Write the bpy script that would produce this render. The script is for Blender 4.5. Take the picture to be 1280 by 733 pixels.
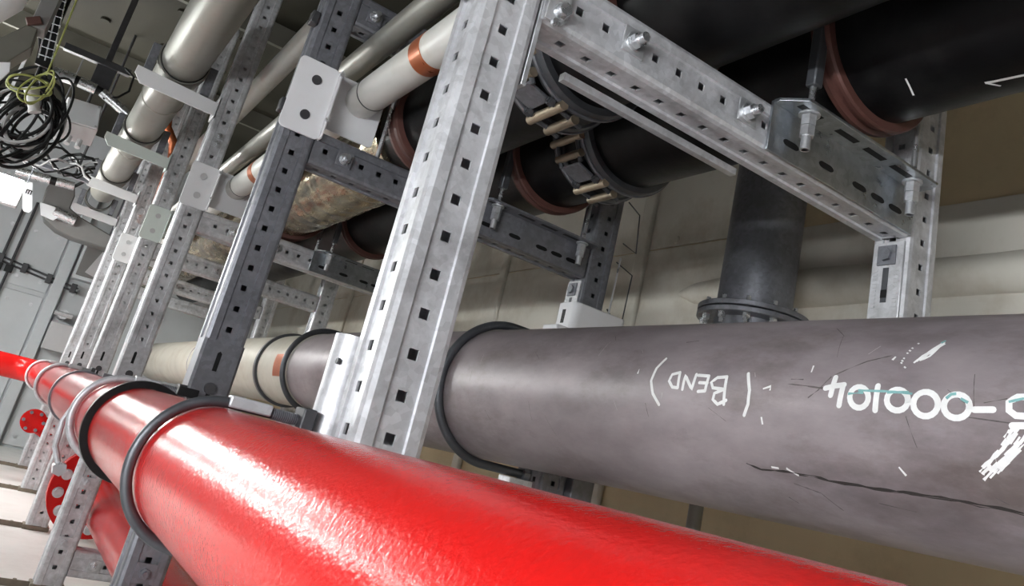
import bpy, math, random
from mathutils import Vector, Matrix
random.seed(7)
for o in list(bpy.data.objects): bpy.data.objects.remove(o)
scene = bpy.context.scene
C = scene.collection
PI = math.pi
H = 0.72                                   # eye height above the floor; all points below are given relative to the eye
V = Vector
# ------------------------------------------------------------------ camera
RIGHT = V((0.8128995159, -0.5336956617, 0.2331594254))
DOWN = V((0.3516395905, 0.1306253763, -0.9269771353))
FWD = V((0.4642671380, 0.8355273495, 0.2938538291))
cam = bpy.data.cameras.new('camera'); camo = bpy.data.objects.new('camera', cam); C.objects.link(camo)
cam.sensor_width = 36.0; cam.lens = 995.7477 / 1280 * 36; cam.shift_y = -(366.5 - 283.588) / 1280
cam.clip_start = 0.01
mw = Matrix((RIGHT, -DOWN, -FWD)).transposed().to_4x4(); mw.translation = (0, 0, H)
camo.matrix_world = mw
scene.camera = camo
# ------------------------------------------------------------------ world, exposure
w = bpy.data.worlds.new('world'); scene.world = w; w.use_nodes = True
w.node_tree.nodes['Background'].inputs[0].default_value = (0.85, 0.92, 1.0, 1)
w.node_tree.nodes['Background'].inputs[1].default_value = 0.12
scene.view_settings.view_transform = 'Standard'
scene.view_settings.look = 'None'
scene.view_settings.gamma = 1.0
scene.view_settings.use_curve_mapping = False
scene.view_settings.exposure = 0.0
LAMP = {'near': 185.0, 'mid': 38.0, 'over': 50.0, 'side': 175.0, 'far': 80.0}      # strength of the fluorescent tubes

# ------------------------------------------------------------------ materials
MATS = {}
def mat(name, col, rough=0.5, metal=0.0, var=0.12, scale=8.0, bump=0.0, bscale=60.0, coat=0.0, stretch=(1, 1, 1),
        spangle=0.0, dirt=None, dirt_amt=0.0, dirt_scale=3.0, rvar=0.1, spec=0.5, col2=None):
    m = bpy.data.materials.new(name); m.use_nodes = True
    nt = m.node_tree; N = nt.nodes; L = nt.links
    b = N['Principled BSDF']
    b.inputs['Metallic'].default_value = metal
    b.inputs['Specular IOR Level'].default_value = spec
    b.inputs['Coat Weight'].default_value = coat
    b.inputs['Coat Roughness'].default_value = 0.08
    tc = N.new('ShaderNodeTexCoord'); mp = N.new('ShaderNodeMapping'); mp.inputs['Scale'].default_value = stretch
    L.new(tc.outputs['Object'], mp.inputs[0])
    n1 = N.new('ShaderNodeTexNoise'); n1.inputs['Scale'].default_value = scale; n1.inputs['Detail'].default_value = 6
    n1.inputs['Roughness'].default_value = 0.65
    L.new(mp.outputs[0], n1.inputs['Vector'])
    r = N.new('ShaderNodeValToRGB')
    c2 = col2 or tuple(min(1, c * (1 + var)) for c in col)
    r.color_ramp.elements[0].position = 0.3; r.color_ramp.elements[1].position = 0.7
    r.color_ramp.elements[0].color = tuple(c * (1 - var) for c in col) + (1,)
    r.color_ramp.elements[1].color = tuple(c2) + (1,)
    L.new(n1.outputs['Fac'], r.inputs[0])
    out = r.outputs[0]
    if spangle:
        v = N.new('ShaderNodeTexVoronoi'); v.inputs['Scale'].default_value = 95
        L.new(tc.outputs['Object'], v.inputs['Vector'])
        hsv = N.new('ShaderNodeSeparateColor'); L.new(v.outputs['Color'], hsv.inputs[0])
        mr = N.new('ShaderNodeMapRange'); mr.inputs[3].default_value = 1 - spangle; mr.inputs[4].default_value = 1 + spangle
        L.new(hsv.outputs[0], mr.inputs[0])
        mx = N.new('ShaderNodeVectorMath'); mx.operation = 'SCALE'
        L.new(out, mx.inputs[0]); L.new(mr.outputs[0], mx.inputs['Scale']); out = mx.outputs[0]
    if dirt:
        n2 = N.new('ShaderNodeTexNoise'); n2.inputs['Scale'].default_value = dirt_scale; n2.inputs['Detail'].default_value = 8
        n2.inputs['Roughness'].default_value = 0.7
        L.new(mp.outputs[0], n2.inputs['Vector'])
        r2 = N.new('ShaderNodeValToRGB'); r2.color_ramp.elements[0].position = 0.48; r2.color_ramp.elements[1].position = 0.72
        r2.color_ramp.elements[0].color = (0, 0, 0, 1); r2.color_ramp.elements[1].color = (dirt_amt,) * 3 + (1,)
        L.new(n2.outputs['Fac'], r2.inputs[0])
        mx = N.new('ShaderNodeMix'); mx.data_type = 'RGBA'
        L.new(r2.outputs[0], mx.inputs[0]); L.new(out, mx.inputs[6]); mx.inputs[7].default_value = tuple(dirt) + (1,)
        out = mx.outputs[2]
    L.new(out, b.inputs['Base Color'])
    mr2 = N.new('ShaderNodeMapRange'); mr2.inputs[3].default_value = max(0.02, rough - rvar); mr2.inputs[4].default_value = rough + rvar
    L.new(n1.outputs['Fac'], mr2.inputs[0]); L.new(mr2.outputs[0], b.inputs['Roughness'])
    if bump:
        n3 = N.new('ShaderNodeTexNoise'); n3.inputs['Scale'].default_value = bscale; n3.inputs['Detail'].default_value = 3
        L.new(mp.outputs[0], n3.inputs['Vector'])
        bp = N.new('ShaderNodeBump'); bp.inputs['Strength'].default_value = bump; bp.inputs['Distance'].default_value = 0.002
        L.new(n3.outputs['Fac'], bp.inputs['Height']); L.new(bp.outputs[0], b.inputs['Normal'])
        if coat: L.new(bp.outputs[0], b.inputs['Coat Normal'])
    MATS[name] = m
    return m
def emat(name, col, s):
    m = bpy.data.materials.new(name); m.use_nodes = True
    b = m.node_tree.nodes['Principled BSDF']
    b.inputs['Base Color'].default_value = (0.8, 0.8, 0.8, 1)
    b.inputs['Emission Color'].default_value = col + (1,); b.inputs['Emission Strength'].default_value = s
    MATS[name] = m
mat('galv', (0.58, 0.585, 0.61), 0.42, 0.45, 0.16, 14, 0.08, 120, spangle=0.10, dirt=(0.24, 0.235, 0.24), dirt_amt=0.75, dirt_scale=9)
mat('galv_bright', (0.62, 0.63, 0.65), 0.34, 0.75, 0.12, 20, 0.06, 150, spangle=0.10)
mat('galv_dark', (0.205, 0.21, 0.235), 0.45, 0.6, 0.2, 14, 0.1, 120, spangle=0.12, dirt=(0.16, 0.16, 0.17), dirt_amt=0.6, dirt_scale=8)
mat('galv_bracket', (0.42, 0.45, 0.48), 0.30, 0.92, 0.15, 18, 0.08, 150, spangle=0.12)
mat('zinc', (0.66, 0.67, 0.69), 0.28, 0.9, 0.1, 30)
mat('dark_steel', (0.09, 0.095, 0.105), 0.42, 0.6, 0.2, 20, 0.1, 100)
mat('bolt_dark', (0.06, 0.06, 0.065), 0.5, 0.4, 0.2, 30)
mat('foot_steel', (0.20, 0.17, 0.13), 0.6, 0.3, 0.3, 20)
mat('red', (0.48, 0.0080, 0.007), 0.21, 0.0, 0.05, 5, 0.25, 250, coat=0.0, rvar=0.04, spec=0.24)
mat('grey_pipe', (0.25, 0.212, 0.228), 0.42, 0.2, 0.24, 9, 0.10, 90, stretch=(1, 0.45, 1), dirt=(0.075, 0.055, 0.045), dirt_amt=0.7, dirt_scale=6, col2=(0.35, 0.305, 0.32))
mat('cream_pipe', (0.47, 0.44, 0.38), 0.45, 0.1, 0.12, 6, 0.04, 60, dirt=(0.30, 0.24, 0.17), dirt_amt=0.5, dirt_scale=8)
mat('black_pipe', (0.003, 0.003, 0.0034), 0.42, 0.0, 0.5, 12, 0.25, 40, dirt=(0.02, 0.02, 0.02), dirt_amt=0.5, dirt_scale=9, spec=0.16)
mat('black', (0.007, 0.007, 0.0075), 0.45, 0.0, 0.3, 20, spec=0.25)
mat('rubber_brown', (0.082, 0.031, 0.024), 0.6, 0.0, 0.15, 20)
mat('white_paint', (0.74, 0.74, 0.76), 0.42, 0.0, 0.04, 6, dirt=(0.55, 0.53, 0.5), dirt_amt=0.4, dirt_scale=6)
mat('mint_paint', (0.62, 0.68, 0.65), 0.42, 0.0, 0.04, 6, dirt=(0.5, 0.5, 0.48), dirt_amt=0.4, dirt_scale=6)
mat('white_pipe', (0.62, 0.61, 0.58), 0.33, 0.0, 0.06, 5, dirt=(0.42, 0.38, 0.30), dirt_amt=0.5, dirt_scale=5)
mat('dull_pipe', (0.235, 0.23, 0.205), 0.40, 0.4, 0.15, 9, 0.08, 60, dirt=(0.18, 0.16, 0.13), dirt_amt=0.6, dirt_scale=9)
mat('copper_tape', (0.42, 0.115, 0.04), 0.30, 0.5, 0.15, 20)
mat('foil', (0.10, 0.082, 0.055), 0.26, 0.85, 0.7, 22, 1.0, 34, stretch=(1, 0.3, 1), col2=(0.55, 0.47, 0.32))
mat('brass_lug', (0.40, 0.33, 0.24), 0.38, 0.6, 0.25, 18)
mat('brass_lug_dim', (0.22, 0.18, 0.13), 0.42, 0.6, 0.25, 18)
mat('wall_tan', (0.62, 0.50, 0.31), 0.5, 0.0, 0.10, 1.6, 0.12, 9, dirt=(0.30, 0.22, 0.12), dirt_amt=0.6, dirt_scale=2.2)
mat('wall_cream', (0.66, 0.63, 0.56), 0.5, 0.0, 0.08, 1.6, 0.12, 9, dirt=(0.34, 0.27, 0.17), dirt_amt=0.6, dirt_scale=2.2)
mat('wall_grey', (0.50, 0.52, 0.54), 0.5, 0.0, 0.07, 2.5, 0.05, 12)
mat('floor_white', (0.72, 0.72, 0.70), 0.5, 0.0, 0.06, 2.5, dirt=(0.5, 0.49, 0.46), dirt_amt=0.5, dirt_scale=4)
mat('ceiling_olive', (0.030, 0.028, 0.021), 0.7, 0.0, 0.2, 3, spec=0.1)
mat('olive_beam', (0.12, 0.115, 0.095), 0.5, 0.1, 0.15, 5)
mat('box_grey', (0.46, 0.45, 0.46), 0.5, 0.0, 0.06, 6)
mat('box_dark', (0.16, 0.155, 0.15), 0.5, 0.0, 0.1, 6)
mat('wire_green', (0.32, 0.34, 0.10), 0.5)
mat('mark_white', (0.80, 0.80, 0.80), 0.6, 0, 0.08, 60)
mat('mark_teal', (0.20, 0.42, 0.42), 0.6, 0, 0.2, 60)
mat('mark_dark', (0.022, 0.018, 0.016), 0.7, 0, 0.3, 60)
mat('mark_pale', (0.46, 0.42, 0.42), 0.6, 0, 0.2, 60)
mat('mark_scuff', (0.10, 0.085, 0.085), 0.6, 0, 0.3, 60)
emat('tube_near', (0.95, 0.98, 1.0), LAMP['near'])
emat('tube_mid', (0.96, 1.0, 0.97), LAMP['mid'])
emat('tube_over', (0.96, 1.0, 0.97), LAMP['over'])
emat('tube_side', (0.96, 1.0, 0.97), LAMP['side'])
emat('tube_far', (1.0, 0.99, 0.97), LAMP['far'])

# ------------------------------------------------------------------ mesh builder
class MB:
    def __init__(s): s.v = []; s.f = []
    def add(s, vs, fs):
        k = len(s.v); s.v += [V(p) for p in vs]; s.f += [tuple(i + k for i in f) for f in fs]; return s
    def box(s, c, d, rot=None):
        c = V(c); hx, hy, hz = d[0] / 2, d[1] / 2, d[2] / 2
        vs = [V((x, y, z)) for x in (-hx, hx) for y in (-hy, hy) for z in (-hz, hz)]
        if rot: vs = [rot @ p for p in vs]
        return s.add([c + p for p in vs], [(0, 1, 3, 2), (4, 6, 7, 5), (0, 4, 5, 1), (2, 3, 7, 6), (0, 2, 6, 4), (1, 5, 7, 3)])
    def b2(s, x0, x1, y0, y1, z0, z1): return s.box(((x0 + x1) / 2, (y0 + y1) / 2, (z0 + z1) / 2), (x1 - x0, y1 - y0, z1 - z0))
    def prism(s, poly, o, ux, uy, d):
        o, ux, uy, d = V(o), V(ux), V(uy), V(d); n = len(poly)
        vs = [o + ux * a + uy * b for a, b in poly]; vs += [p + d for p in vs]
        fs = [tuple(range(n))[::-1], tuple(range(n, 2 * n))] + [(i, (i + 1) % n, (i + 1) % n + n, i + n) for i in range(n)]
        return s.add(vs, fs)
    def cyl(s, p0, p1, r0, r1=None, n=20, caps=True, ph=0.0):
        p0, p1 = V(p0), V(p1); r1 = r0 if r1 is None else r1
        a = (p1 - p0).normalized(); u = a.orthogonal().normalized(); w_ = a.cross(u)
        vs = []
        for p, r in ((p0, r0), (p1, r1)):
            vs += [p + (u * math.cos(ph + 2 * PI * i / n) + w_ * math.sin(ph + 2 * PI * i / n)) * r for i in range(n)]
        fs = [(i, (i + 1) % n, (i + 1) % n + n, i + n) for i in range(n)]
        if caps: fs += [tuple(range(n))[::-1], tuple(range(n, 2 * n))]
        return s.add(vs, fs)
    def sweep(s, path, r, n=10, closed=False, caps=True):
        P = [V(p) for p in path]; m = len(P); rs = r if isinstance(r, (list, tuple)) else [r] * m
        T = []
        for i in range(m):
            a = P[(i - 1) % m] if (closed or i > 0) else P[i]; b = P[(i + 1) % m] if (closed or i < m - 1) else P[i]
            T.append((b - a).normalized())
        u = T[0].orthogonal().normalized(); vs = []
        for i in range(m):
            u = (u - T[i] * u.dot(T[i])).normalized(); w_ = T[i].cross(u)
            vs += [P[i] + (u * math.cos(2 * PI * k / n) + w_ * math.sin(2 * PI * k / n)) * rs[i] for k in range(n)]
        fs = []
        for i in range(m if closed else m - 1):
            j = (i + 1) % m
            fs += [(i * n + k, i * n + (k + 1) % n, j * n + (k + 1) % n, j * n + k) for k in range(n)]
        if caps and not closed: fs += [tuple(range(n))[::-1], tuple(range((m - 1) * n, m * n))]
        return s.add(vs, fs)
    def revolve(s, prof, o, n=48, axis='y', a0=0.0, a1=2 * PI):
        """prof: (radius, offset along the axis), closed profile turned about the axis through o"""
        o = V(o); full = abs(a1 - a0 - 2 * PI) < 1e-6; m = len(prof); cnt = n if full else n + 1; vs = []
        for i in range(cnt):
            t = a0 + (a1 - a0) * i / n; c, sn = math.cos(t), math.sin(t)
            for r, h in prof:
                vs.append(o + (V((r * c, h, r * sn)) if axis == 'y' else V((r * c, r * sn, h)) if axis == 'z' else V((h, r * c, r * sn))))
        fs = []
        for i in range(n):
            j = (i + 1) % cnt
            fs += [(i * m + k, i * m + (k + 1) % m, j * m + (k + 1) % m, j * m + k) for k in range(m)]
        if not full: fs += [tuple(range(m))[::-1], tuple(range((cnt - 1) * m, cnt * m))]
        return s.add(vs, fs)
    def mesh(s, name, m, off=(0, 0, 0)):
        me = bpy.data.meshes.new(name); off = V(off)
        me.from_pydata([p - off for p in s.v], [], s.f)
        me.materials.append(MATS[m])
        import bmesh
        bm = bmesh.new(); bm.from_mesh(me); bmesh.ops.recalc_face_normals(bm, faces=bm.faces); bm.to_mesh(me); bm.free()
        me.polygons.foreach_set('use_smooth', [True] * len(me.polygons)); me.set_sharp_from_angle(angle=math.radians(32))
        return me
    def build(s, name, m, parent=None, bevel=0, loc=None):
        """links one mesh object; points are eye-relative. With a parent they are stored relative to the parent's eye-relative base"""
        base = V(loc) if loc is not None else V((0, 0, 0))
        if parent is not None: base = V(parent['_base']) if '_base' in parent else base
        me = s.mesh(name, m, base)
        o = bpy.data.objects.new(name, me); C.objects.link(o)
        if parent is not None: o.parent = parent; o['_base'] = list(base)
        else: o.location = base + V((0, 0, H)); o['_base'] = list(base)
        if bevel:
            b = o.modifiers.new('bevel', 'BEVEL'); b.width = bevel; b.segments = 2; b.limit_method = 'ANGLE'
            b.harden_normals = False
        return o
def tag(o, label, cat, group=None, kind=None):
    if label: o['label'] = label
    if cat: o['category'] = cat
    if group: o['group'] = group
    if kind: o['kind'] = kind
    return o
def thing(name, base, label, cat, group=None):
    o = bpy.data.objects.new(name, None); C.objects.link(o); o.empty_display_size = 0.05
    o.location = V(base) + V((0, 0, H)); o['_base'] = list(base)
    return tag(o, label, cat, group)
def copy_tree(root, base, label, scale=None):
    def cp(o, par):
        c = o.copy(); C.objects.link(c); c.parent = par
        for ch in [x for x in bpy.data.objects if x.parent == o]: cp(ch, c)
        return c
    c = cp(root, None); c.location = V(base) + V((0, 0, H)); c['_base'] = list(base); c['label'] = label
    return c
def arc(cx, cz, r, a0, a1, n, y=0): return [V((cx + r * math.cos(a0 + (a1 - a0) * i / n), y, cz + r * math.sin(a0 + (a1 - a0) * i / n))) for i in range(n + 1)]
def struct(name, mb, m, bevel=0):
    o = mb.build(name, m, None, bevel); o['kind'] = 'structure'; return o
def bolt(parent, p, d, r=0.008, m='zinc', name='bolt', h=0.007, stud=0.008):
    """hex head (and stud end) at p pointing along d"""
    p, d = V(p), V(d).normalized(); b = MB(); b.cyl(p, p + d * h, r, n=6)
    if stud: b.cyl(p + d * h, p + d * (h + stud), r * 0.55, n=10)
    return b.build(name, m, parent)

# ================================================================== setting
FY = [0.866, 1.885, 3.24, 4.34, 5.5, 6.6]         # front faces of the six frames
YE = 7.9                                            # end wall
struct('floor', MB().b2(-1.45, 2.05, -2.2, YE, -0.80, -0.72), 'floor_white')
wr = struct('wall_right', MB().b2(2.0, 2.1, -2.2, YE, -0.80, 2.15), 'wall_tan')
MB().b2(1.992, 2.0, -2.2, YE, 0.25, 0.99).build('lit_wall_band', 'wall_cream', wr, 0.003)  # added band: pale colour stands in for lamp light below the pipes' shade
MB().b2(1.992, 2.0, 1.72, YE, 0.995, 1.7).build('lit_wall_band', 'wall_cream', wr, 0.003)  # added upper band: better lit far stretch of wall put into the colour
struct('wall_left', MB().b2(-1.5, -1.4, -2.2, YE, -0.80, 2.15), 'wall_grey')
we = struct('wall_back', MB().b2(-1.45, 2.05, YE, YE + 0.1, -0.80, 2.15), 'wall_grey')
ce = struct('ceiling', MB().b2(-1.45, 2.05, -2.2, YE, 2.0, 2.12), 'ceiling_olive')
for x in (-0.9, -0.55, -0.2, 0.15, 0.5):            # bolt heads in the ceiling plates
    for y in (4.55, 5.15):
        MB().cyl((x, y, 2.0), (x, y, 1.985), 0.028, n=10).build('bolt_head', 'ceiling_olive', ce)
# rounded ledge along the right wall, tapering out at its far end
lp = [(2.0, -2.2 + i * 0.25, 0.775) for i in range(17)] + [(2.0, 2.0, 0.785), (2.0, 2.12, 0.79), (2.0, 2.2, 0.795)]
lr = [0.062 + 0.006 * math.sin(i * 1.3) for i in range(17)] + [0.055, 0.04, 0.012]
tag(struct('trim_1', MB().sweep(lp, lr, 16), 'wall_cream'), 'rounded cream ledge running along the right wall', None)
# shallow ribs of the plated wall
for y in (2.42, 3.5, 4.6, 5.7): MB().b2(1.975, 2.0, y, y + 0.07, -0.72, 2.0).build('rib', 'wall_cream', wr, 0.01)
for k, (y, z, r) in enumerate(((2.27, 1.02, 0.022), (2.33, 0.45, 0.02), (1.1, 0.55, 0.016), (0.95, 0.58, 0.012))):
    MB().cyl((1.985, y, z), (2.0, y, z), r * 0.6, r, n=14).build('boss', 'wall_cream', wr)
# end wall: two plate panels with a frame edge and bolts
for x0, x1, z0, z1 in ((-0.75, 0.12, -0.70, 0.50), (-0.75, 0.12, 0.54, 1.5), (0.25, 1.9, -0.70, 1.9)):
    p_ = MB().b2(x0, x1, YE - 0.02, YE, z0, z1).build('panel', 'wall_grey', we, 0.004)
    for i in range(5):
        for z in (z0 + 0.08, (z0 + z1) / 2, z1 - 0.08):
            MB().cyl((x0 + 0.07 + i * (x1 - x0 - 0.14) / 4, YE - 0.02, z), (x0 + 0.07 + i * (x1 - x0 - 0.14) / 4, YE - 0.035, z), 0.016, n=8).build('bolt_head', 'galv', p_)
MB().b2(0.14, 0.23, YE - 0.09, YE, -0.72, 1.9).build('frame_edge', 'wall_grey', we, 0.006)
# transverse ceiling beam
struct('trim_2', MB().prism([(0, 0), (0.16, 0), (0.16, -0.03), (0.03, -0.03), (0.03, -0.12), (0, -0.12)], (-1.4, 4.15, 2.0), (0, 1, 0), (0, 0, 1), (3.4, 0, 0)), 'olive_beam')
struct('trim_3', MB().prism([(0, 0), (0.16, 0), (0.16, -0.03), (0.03, -0.03), (0.03, -0.12), (0, -0.12)], (-1.4, 5.6, 2.0), (0, 1, 0), (0, 0, 1), (3.4, 0, 0)), 'olive_beam')

# ================================================================== perforated girders
HW, HD = 0.045, 0.040
def girder(L, ph, x0=0.0):
    """hollow perforated profile along local z, 90 x 80 mm, square holes every 50 mm on its four faces"""
    b = MB(); c = 0.009; g = 0.0208; gi = 0.0196; rec = 0.0042; h = 0.0066; th = 0.003
    for k in range(4):
        hw, ho = (HW, HD) if k % 2 == 0 else (HD, HW)
        a = k * PI / 2
        n = V((round(math.sin(a)), -round(math.cos(a)), 0)); t = V((round(math.cos(a)), round(math.sin(a)), 0))
        P = lambda u, d, z: t * u + n * d + V((0, 0, z))
        gg, gj = (g, gi) if k % 2 == 0 else (g - 0.003, gi - 0.003)
        e = hw - c
        rows = [(-e, ho), (-gg, ho), (-gj, ho - rec)], [(gj, ho - rec), (gg, ho), (e, ho)]
        for row in rows:
            for (u0, d0), (u1, d1) in zip(row, row[1:]):
                b.add([P(u0, d0, 0), P(u1, d1, 0), P(u1, d1, L), P(u0, d0, L)], [(0, 1, 2, 3)])
        # chamfer on to the next face
        nx = V((-n.y, n.x, 0)) if False else t
        e2 = (HD if k % 2 == 0 else HW) - c; ho2 = HW if k % 2 == 0 else HD
        q0 = P(e, ho, 0); q1 = t * ho2 + n * e2
        qm = (q0 + q1) / 2 + (n + t) * 0.0018
        for s0, s1 in ((q0, qm), (qm, q1)):
            b.add([s0, s1, s1 + V((0, 0, L)), s0 + V((0, 0, L))], [(0, 1, 2, 3)])
        # holed band
        d = ho - rec; zs = []; z = ph
        while z < L - h - 0.003:
            if z > h + 0.003: zs.append(z)
            z += 0.05
        cuts = [0.0] + [(zs[i] + zs[i + 1]) / 2 for i in range(len(zs) - 1)] + [L]
        for i, zc in enumerate(zs):
            za, zb = cuts[i], cuts[i + 1]
            vs = [P(u, d, zz) for zz in (za, zc - h, zc + h, zb) for u in (-gj, -h, h, gj)]
            fs = [(r * 4 + q, r * 4 + q + 1, r * 4 + q + 5, r * 4 + q + 4) for r in range(3) for q in range(3) if not (r == 1 and q == 1)]
            vs += [P(u, d - th, zz) for zz in (zc - h, zc + h) for u in (-h, h)]
            fs += [(5, 6, 17, 16), (6, 10, 19, 17), (10, 9, 18, 19), (9, 5, 16, 18)]
            b.add(vs, fs)
    # end collars close the tube ends
    for z in (0.002, L - 0.002):
        b.add([(-HW + 0.007, -HD + 0.007, z), (HW - 0.007, -HD + 0.007, z), (HW - 0.007, HD - 0.007, z), (-HW + 0.007, HD - 0.007, z)], [(0, 1, 2, 3)])
    return b
def raw(me_name, mb, m): return mb.mesh(me_name, m)
def child(name, me, parent):
    o = bpy.data.objects.new(name, me); C.objects.link(o); o.parent = parent; o['_base'] = list(parent['_base']); return o
PL = 2.69
post_mesh = raw('girder', girder(PL, 0.0095), 'galv')
post_mesh_short = raw('girder', girder(1.80, 0.0195), 'galv')
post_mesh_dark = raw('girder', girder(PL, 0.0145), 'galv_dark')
XF, XB = 0.397, 1.376
ordn = ['nearest', 'second', 'third', 'fourth', 'fifth', 'farthest']
FRONT_L = ['tall bright galvanised girder post right behind the near red pipe',
           'dark grey girder post carrying the lilac-white plate with two black bolts',
           'pale girder post with a white plate beside the white pipe, left of the dark post',
           'slim pale girder post, fourth of the receding front row',
           'slim pale girder post, fifth of the receding front row',
           'farthest pale girder post of the receding front row']
posts = []
for k, y in enumerate(FY):
    x = XF + (0.004 if k else -0.001)
    t = thing('girder_post', (x, y + HD, -0.70), FRONT_L[k], 'post', 'front row of girder posts')
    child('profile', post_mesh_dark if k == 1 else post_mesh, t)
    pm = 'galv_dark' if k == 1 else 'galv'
    MB().b2(x - 0.055, x + 0.055, y + 0.002, y + 0.078, -0.72, -0.70).build('foot_plate', 'foot_steel', t, 0.002)
    if k >= 2:
        MB().prism([(0, 0), (0.04, 0), (0.04, 0.006), (0.006, 0.006), (0.006, 0.022), (0, 0.022)], (x - 0.235, y + 0.02, -0.72), (0, 1, 0), (0, 0, 1), (0.18, 0, 0)).build('foot_bar', 'foot_steel', t)
        for dx in (-0.2, -0.1): bolt(t, (x + dx, y + 0.043, -0.714), (0, 0, 1), 0.012, 'foot_steel')
    if k:
        # splice plate over the lower joint, with slot and bolt
        yf = y - 0.006; hw = 0.046
        prof = [(-hw, 0.055), (-hw, 0), (-hw + 0.006, -0.006), (hw - 0.006, -0.006), (hw, 0), (hw, 0.055), (hw - 0.0035, 0.055), (hw - 0.0035, 0.001), (-hw + 0.0035, 0.001), (-hw + 0.0035, 0.055)]
        sp = MB().prism(prof, (x, y - 0.0005, -0.12), (1, 0, 0), (0, 1, 0), (0, 0, 0.255)).build('splice_plate', pm, t)
        for zz in (0.088, -0.07):
            MB().prism([(-0.005, -0.02), (0.005, -0.02), (0.005, 0.02), (0.0, 0.025), (-0.005, 0.02)][:5], (x - 0.004, yf - 0.0012, zz), (1, 0, 0), (0, 0, 1), (0, 0.001, 0)).build('slot', 'black', sp)
        MB().cyl((x, y - 0.0065, 0.03), (x, y - 0.015, 0.03), 0.013, n=14).build('bolt', 'bolt_dark', sp)
        MB().prism([(-0.0045, -0.012), (0.0045, -0.012), (0.0045, 0.012), (-0.0045, 0.012)], (x, yf - 0.0012, 0.008), (1, 0, 0), (0, 0, 1), (0, 0.001, 0)).build('slot', 'black', sp)
    if k in (2, 3, 4):
        for zz in (1.0, 0.965):
            MB().b2(x - 0.02, x + 0.02, y - 0.003, y, zz - 0.014, zz + 0.014).build('washer', 'galv_bright', t); bolt(t, (x, y - 0.003, zz), (0, -1, 0), 0.010, 'zinc')
    if k in (1, 2):
        for zz in (-0.36, -0.56):
            MB().b2(x - 0.022, x + 0.022, y - 0.003, y, zz - 0.02, zz + 0.02).build('washer', pm, t); bolt(t, (x, y - 0.003, zz), (0, -1, 0), 0.011, pm)
    if k == 0:
        MB().b2(x + 0.0465, x + 0.0545, y + 0.004, y + 0.03, 0.50, 1.4).build('edge_strip', 'galv_bright', t, 0.001)
        MB().prism([(0, 0), (0.055, 0), (0.062, 0.012), (0.062, 0.03), (0.05, 0.045), (0.0, 0.045)], (x - 0.052, y - 0.004, 0.60), (0, 1, 0), (0, 0, 1), (-0.02, 0, 0)).build('clip', 'dark_steel', t, 0.002)
        bolt(t, (x - 0.072, y + 0.025, 0.625), (-1, 0, 0.2), 0.012, 'zinc')
    posts.append(t)
BACK_L = ['girder post by the right edge, under the end of the big overhead beam',
          'dark girder post rising from the white sleeve behind the grey pipe',
          'slim girder post seen above the cream pipe, left of the big bright post',
          'thin distant girder post over the cream pipe, left of its neighbour',
          'far girder post of the back row, fifth from the viewer',
          'last girder post of the back row beside the end wall']
for k, y in enumerate(FY):
    zb = 0.19 if k == 0 else -0.70
    t = thing('girder_post', (XB, y + HD, zb), BACK_L[k], 'post', 'back row of girder posts')
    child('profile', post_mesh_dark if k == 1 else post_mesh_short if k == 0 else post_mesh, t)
    if k == 0:      # carried by an arm from the wall
        MB().b2(XB - 0.05, 1.999, y + 0.005, y + 0.075, 0.13, 0.188).build('wall_arm', 'galv', t, 0.003)
    else: MB().b2(XB - 0.07, XB + 0.07, y + 0.002, y + 0.078, -0.72, -0.70).build('foot_plate', 'foot_steel', t, 0.002)
    if k < 3:
        xl = XB - HW
        pl = MB().b2(xl - 0.006, xl, y + 0.008, y + 0.072, 0.44, 0.598).build('adjuster_plate', 'galv', t, 0.002)
        MB().b2(xl - 0.010, xl - 0.006, y + 0.022, y + 0.06, 0.55, 0.59).build('washer', 'galv_dark', pl, 0.001)
        bolt(pl, (xl - 0.010, y + 0.041, 0.57), (-1, 0, 0), 0.013, 'galv_dark', stud=0)
        MB().b2(xl - 0.0068, xl - 0.0058, y + 0.035, y + 0.047, 0.475, 0.545).build('slot', 'dark_steel', pl)
        MB().b2(xl - 0.0078, xl - 0.0058, y + 0.035, y + 0.047, 0.484, 0.500).build('slot', 'black', pl)
        for s_ in (0.014, 0.058):
            tb = MB()
            for i in range(10): tb.b2(xl - 0.0072, xl - 0.006, y + s_, y + s_ + 0.009, 0.465 + i * 0.008, 0.469 + i * 0.008)
            tb.build('serration', 'galv', pl)

# ------------------------------------------------------------------ cross beams
X0, X1 = 0.446, 1.328
beam_mesh = raw('beam', girder(X1 - X0, 0.506 - X0), 'galv')
beam_mesh_dark = raw('beam', girder(X1 - X0, 0.479 - X0), 'galv_dark')
ROTB = Matrix(((0, 0, 1), (0, 1, 0), (-1, 0, 0)))
def beam(y, z, label, me, bolts=(), bm='galv_bright', dark=False):
    t = thing('cross_beam', (X0, y + HD, z), label, 'beam', 'cross beams between the two rows of posts')
    o = child('profile', me, t); o.rotation_euler = ROTB.to_euler()
    mm = 'galv_dark' if dark else 'galv'
    for xe, s in ((X0, 1), (X1, -1)):
        MB().b2(min(xe, xe + s * 0.004) + (0.0005 if s > 0 else -0.0005), max(xe, xe + s * 0.004) + (0.0005 if s > 0 else -0.0005), y + 0.003, y + 0.077, z - 0.043, z + 0.043).build('end_plate', mm, t)
    for bx in bolts:
        MB().b2(bx - 0.021, bx + 0.021, y - 0.0035, y, z - 0.021, z + 0.021).build('washer', bm, t, 0.001)
        hd = MB().cyl((bx, y - 0.0035, z), (bx, y - 0.006, z), 0.0155, n=20).cyl((bx, y - 0.006, z), (bx, y - 0.017, z), 0.0125, n=6).cyl((bx, y - 0.017, z), (bx, y - 0.030, z), 0.0075, n=12)
        hd.build('bolt', 'zinc', t)
    return t
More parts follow.
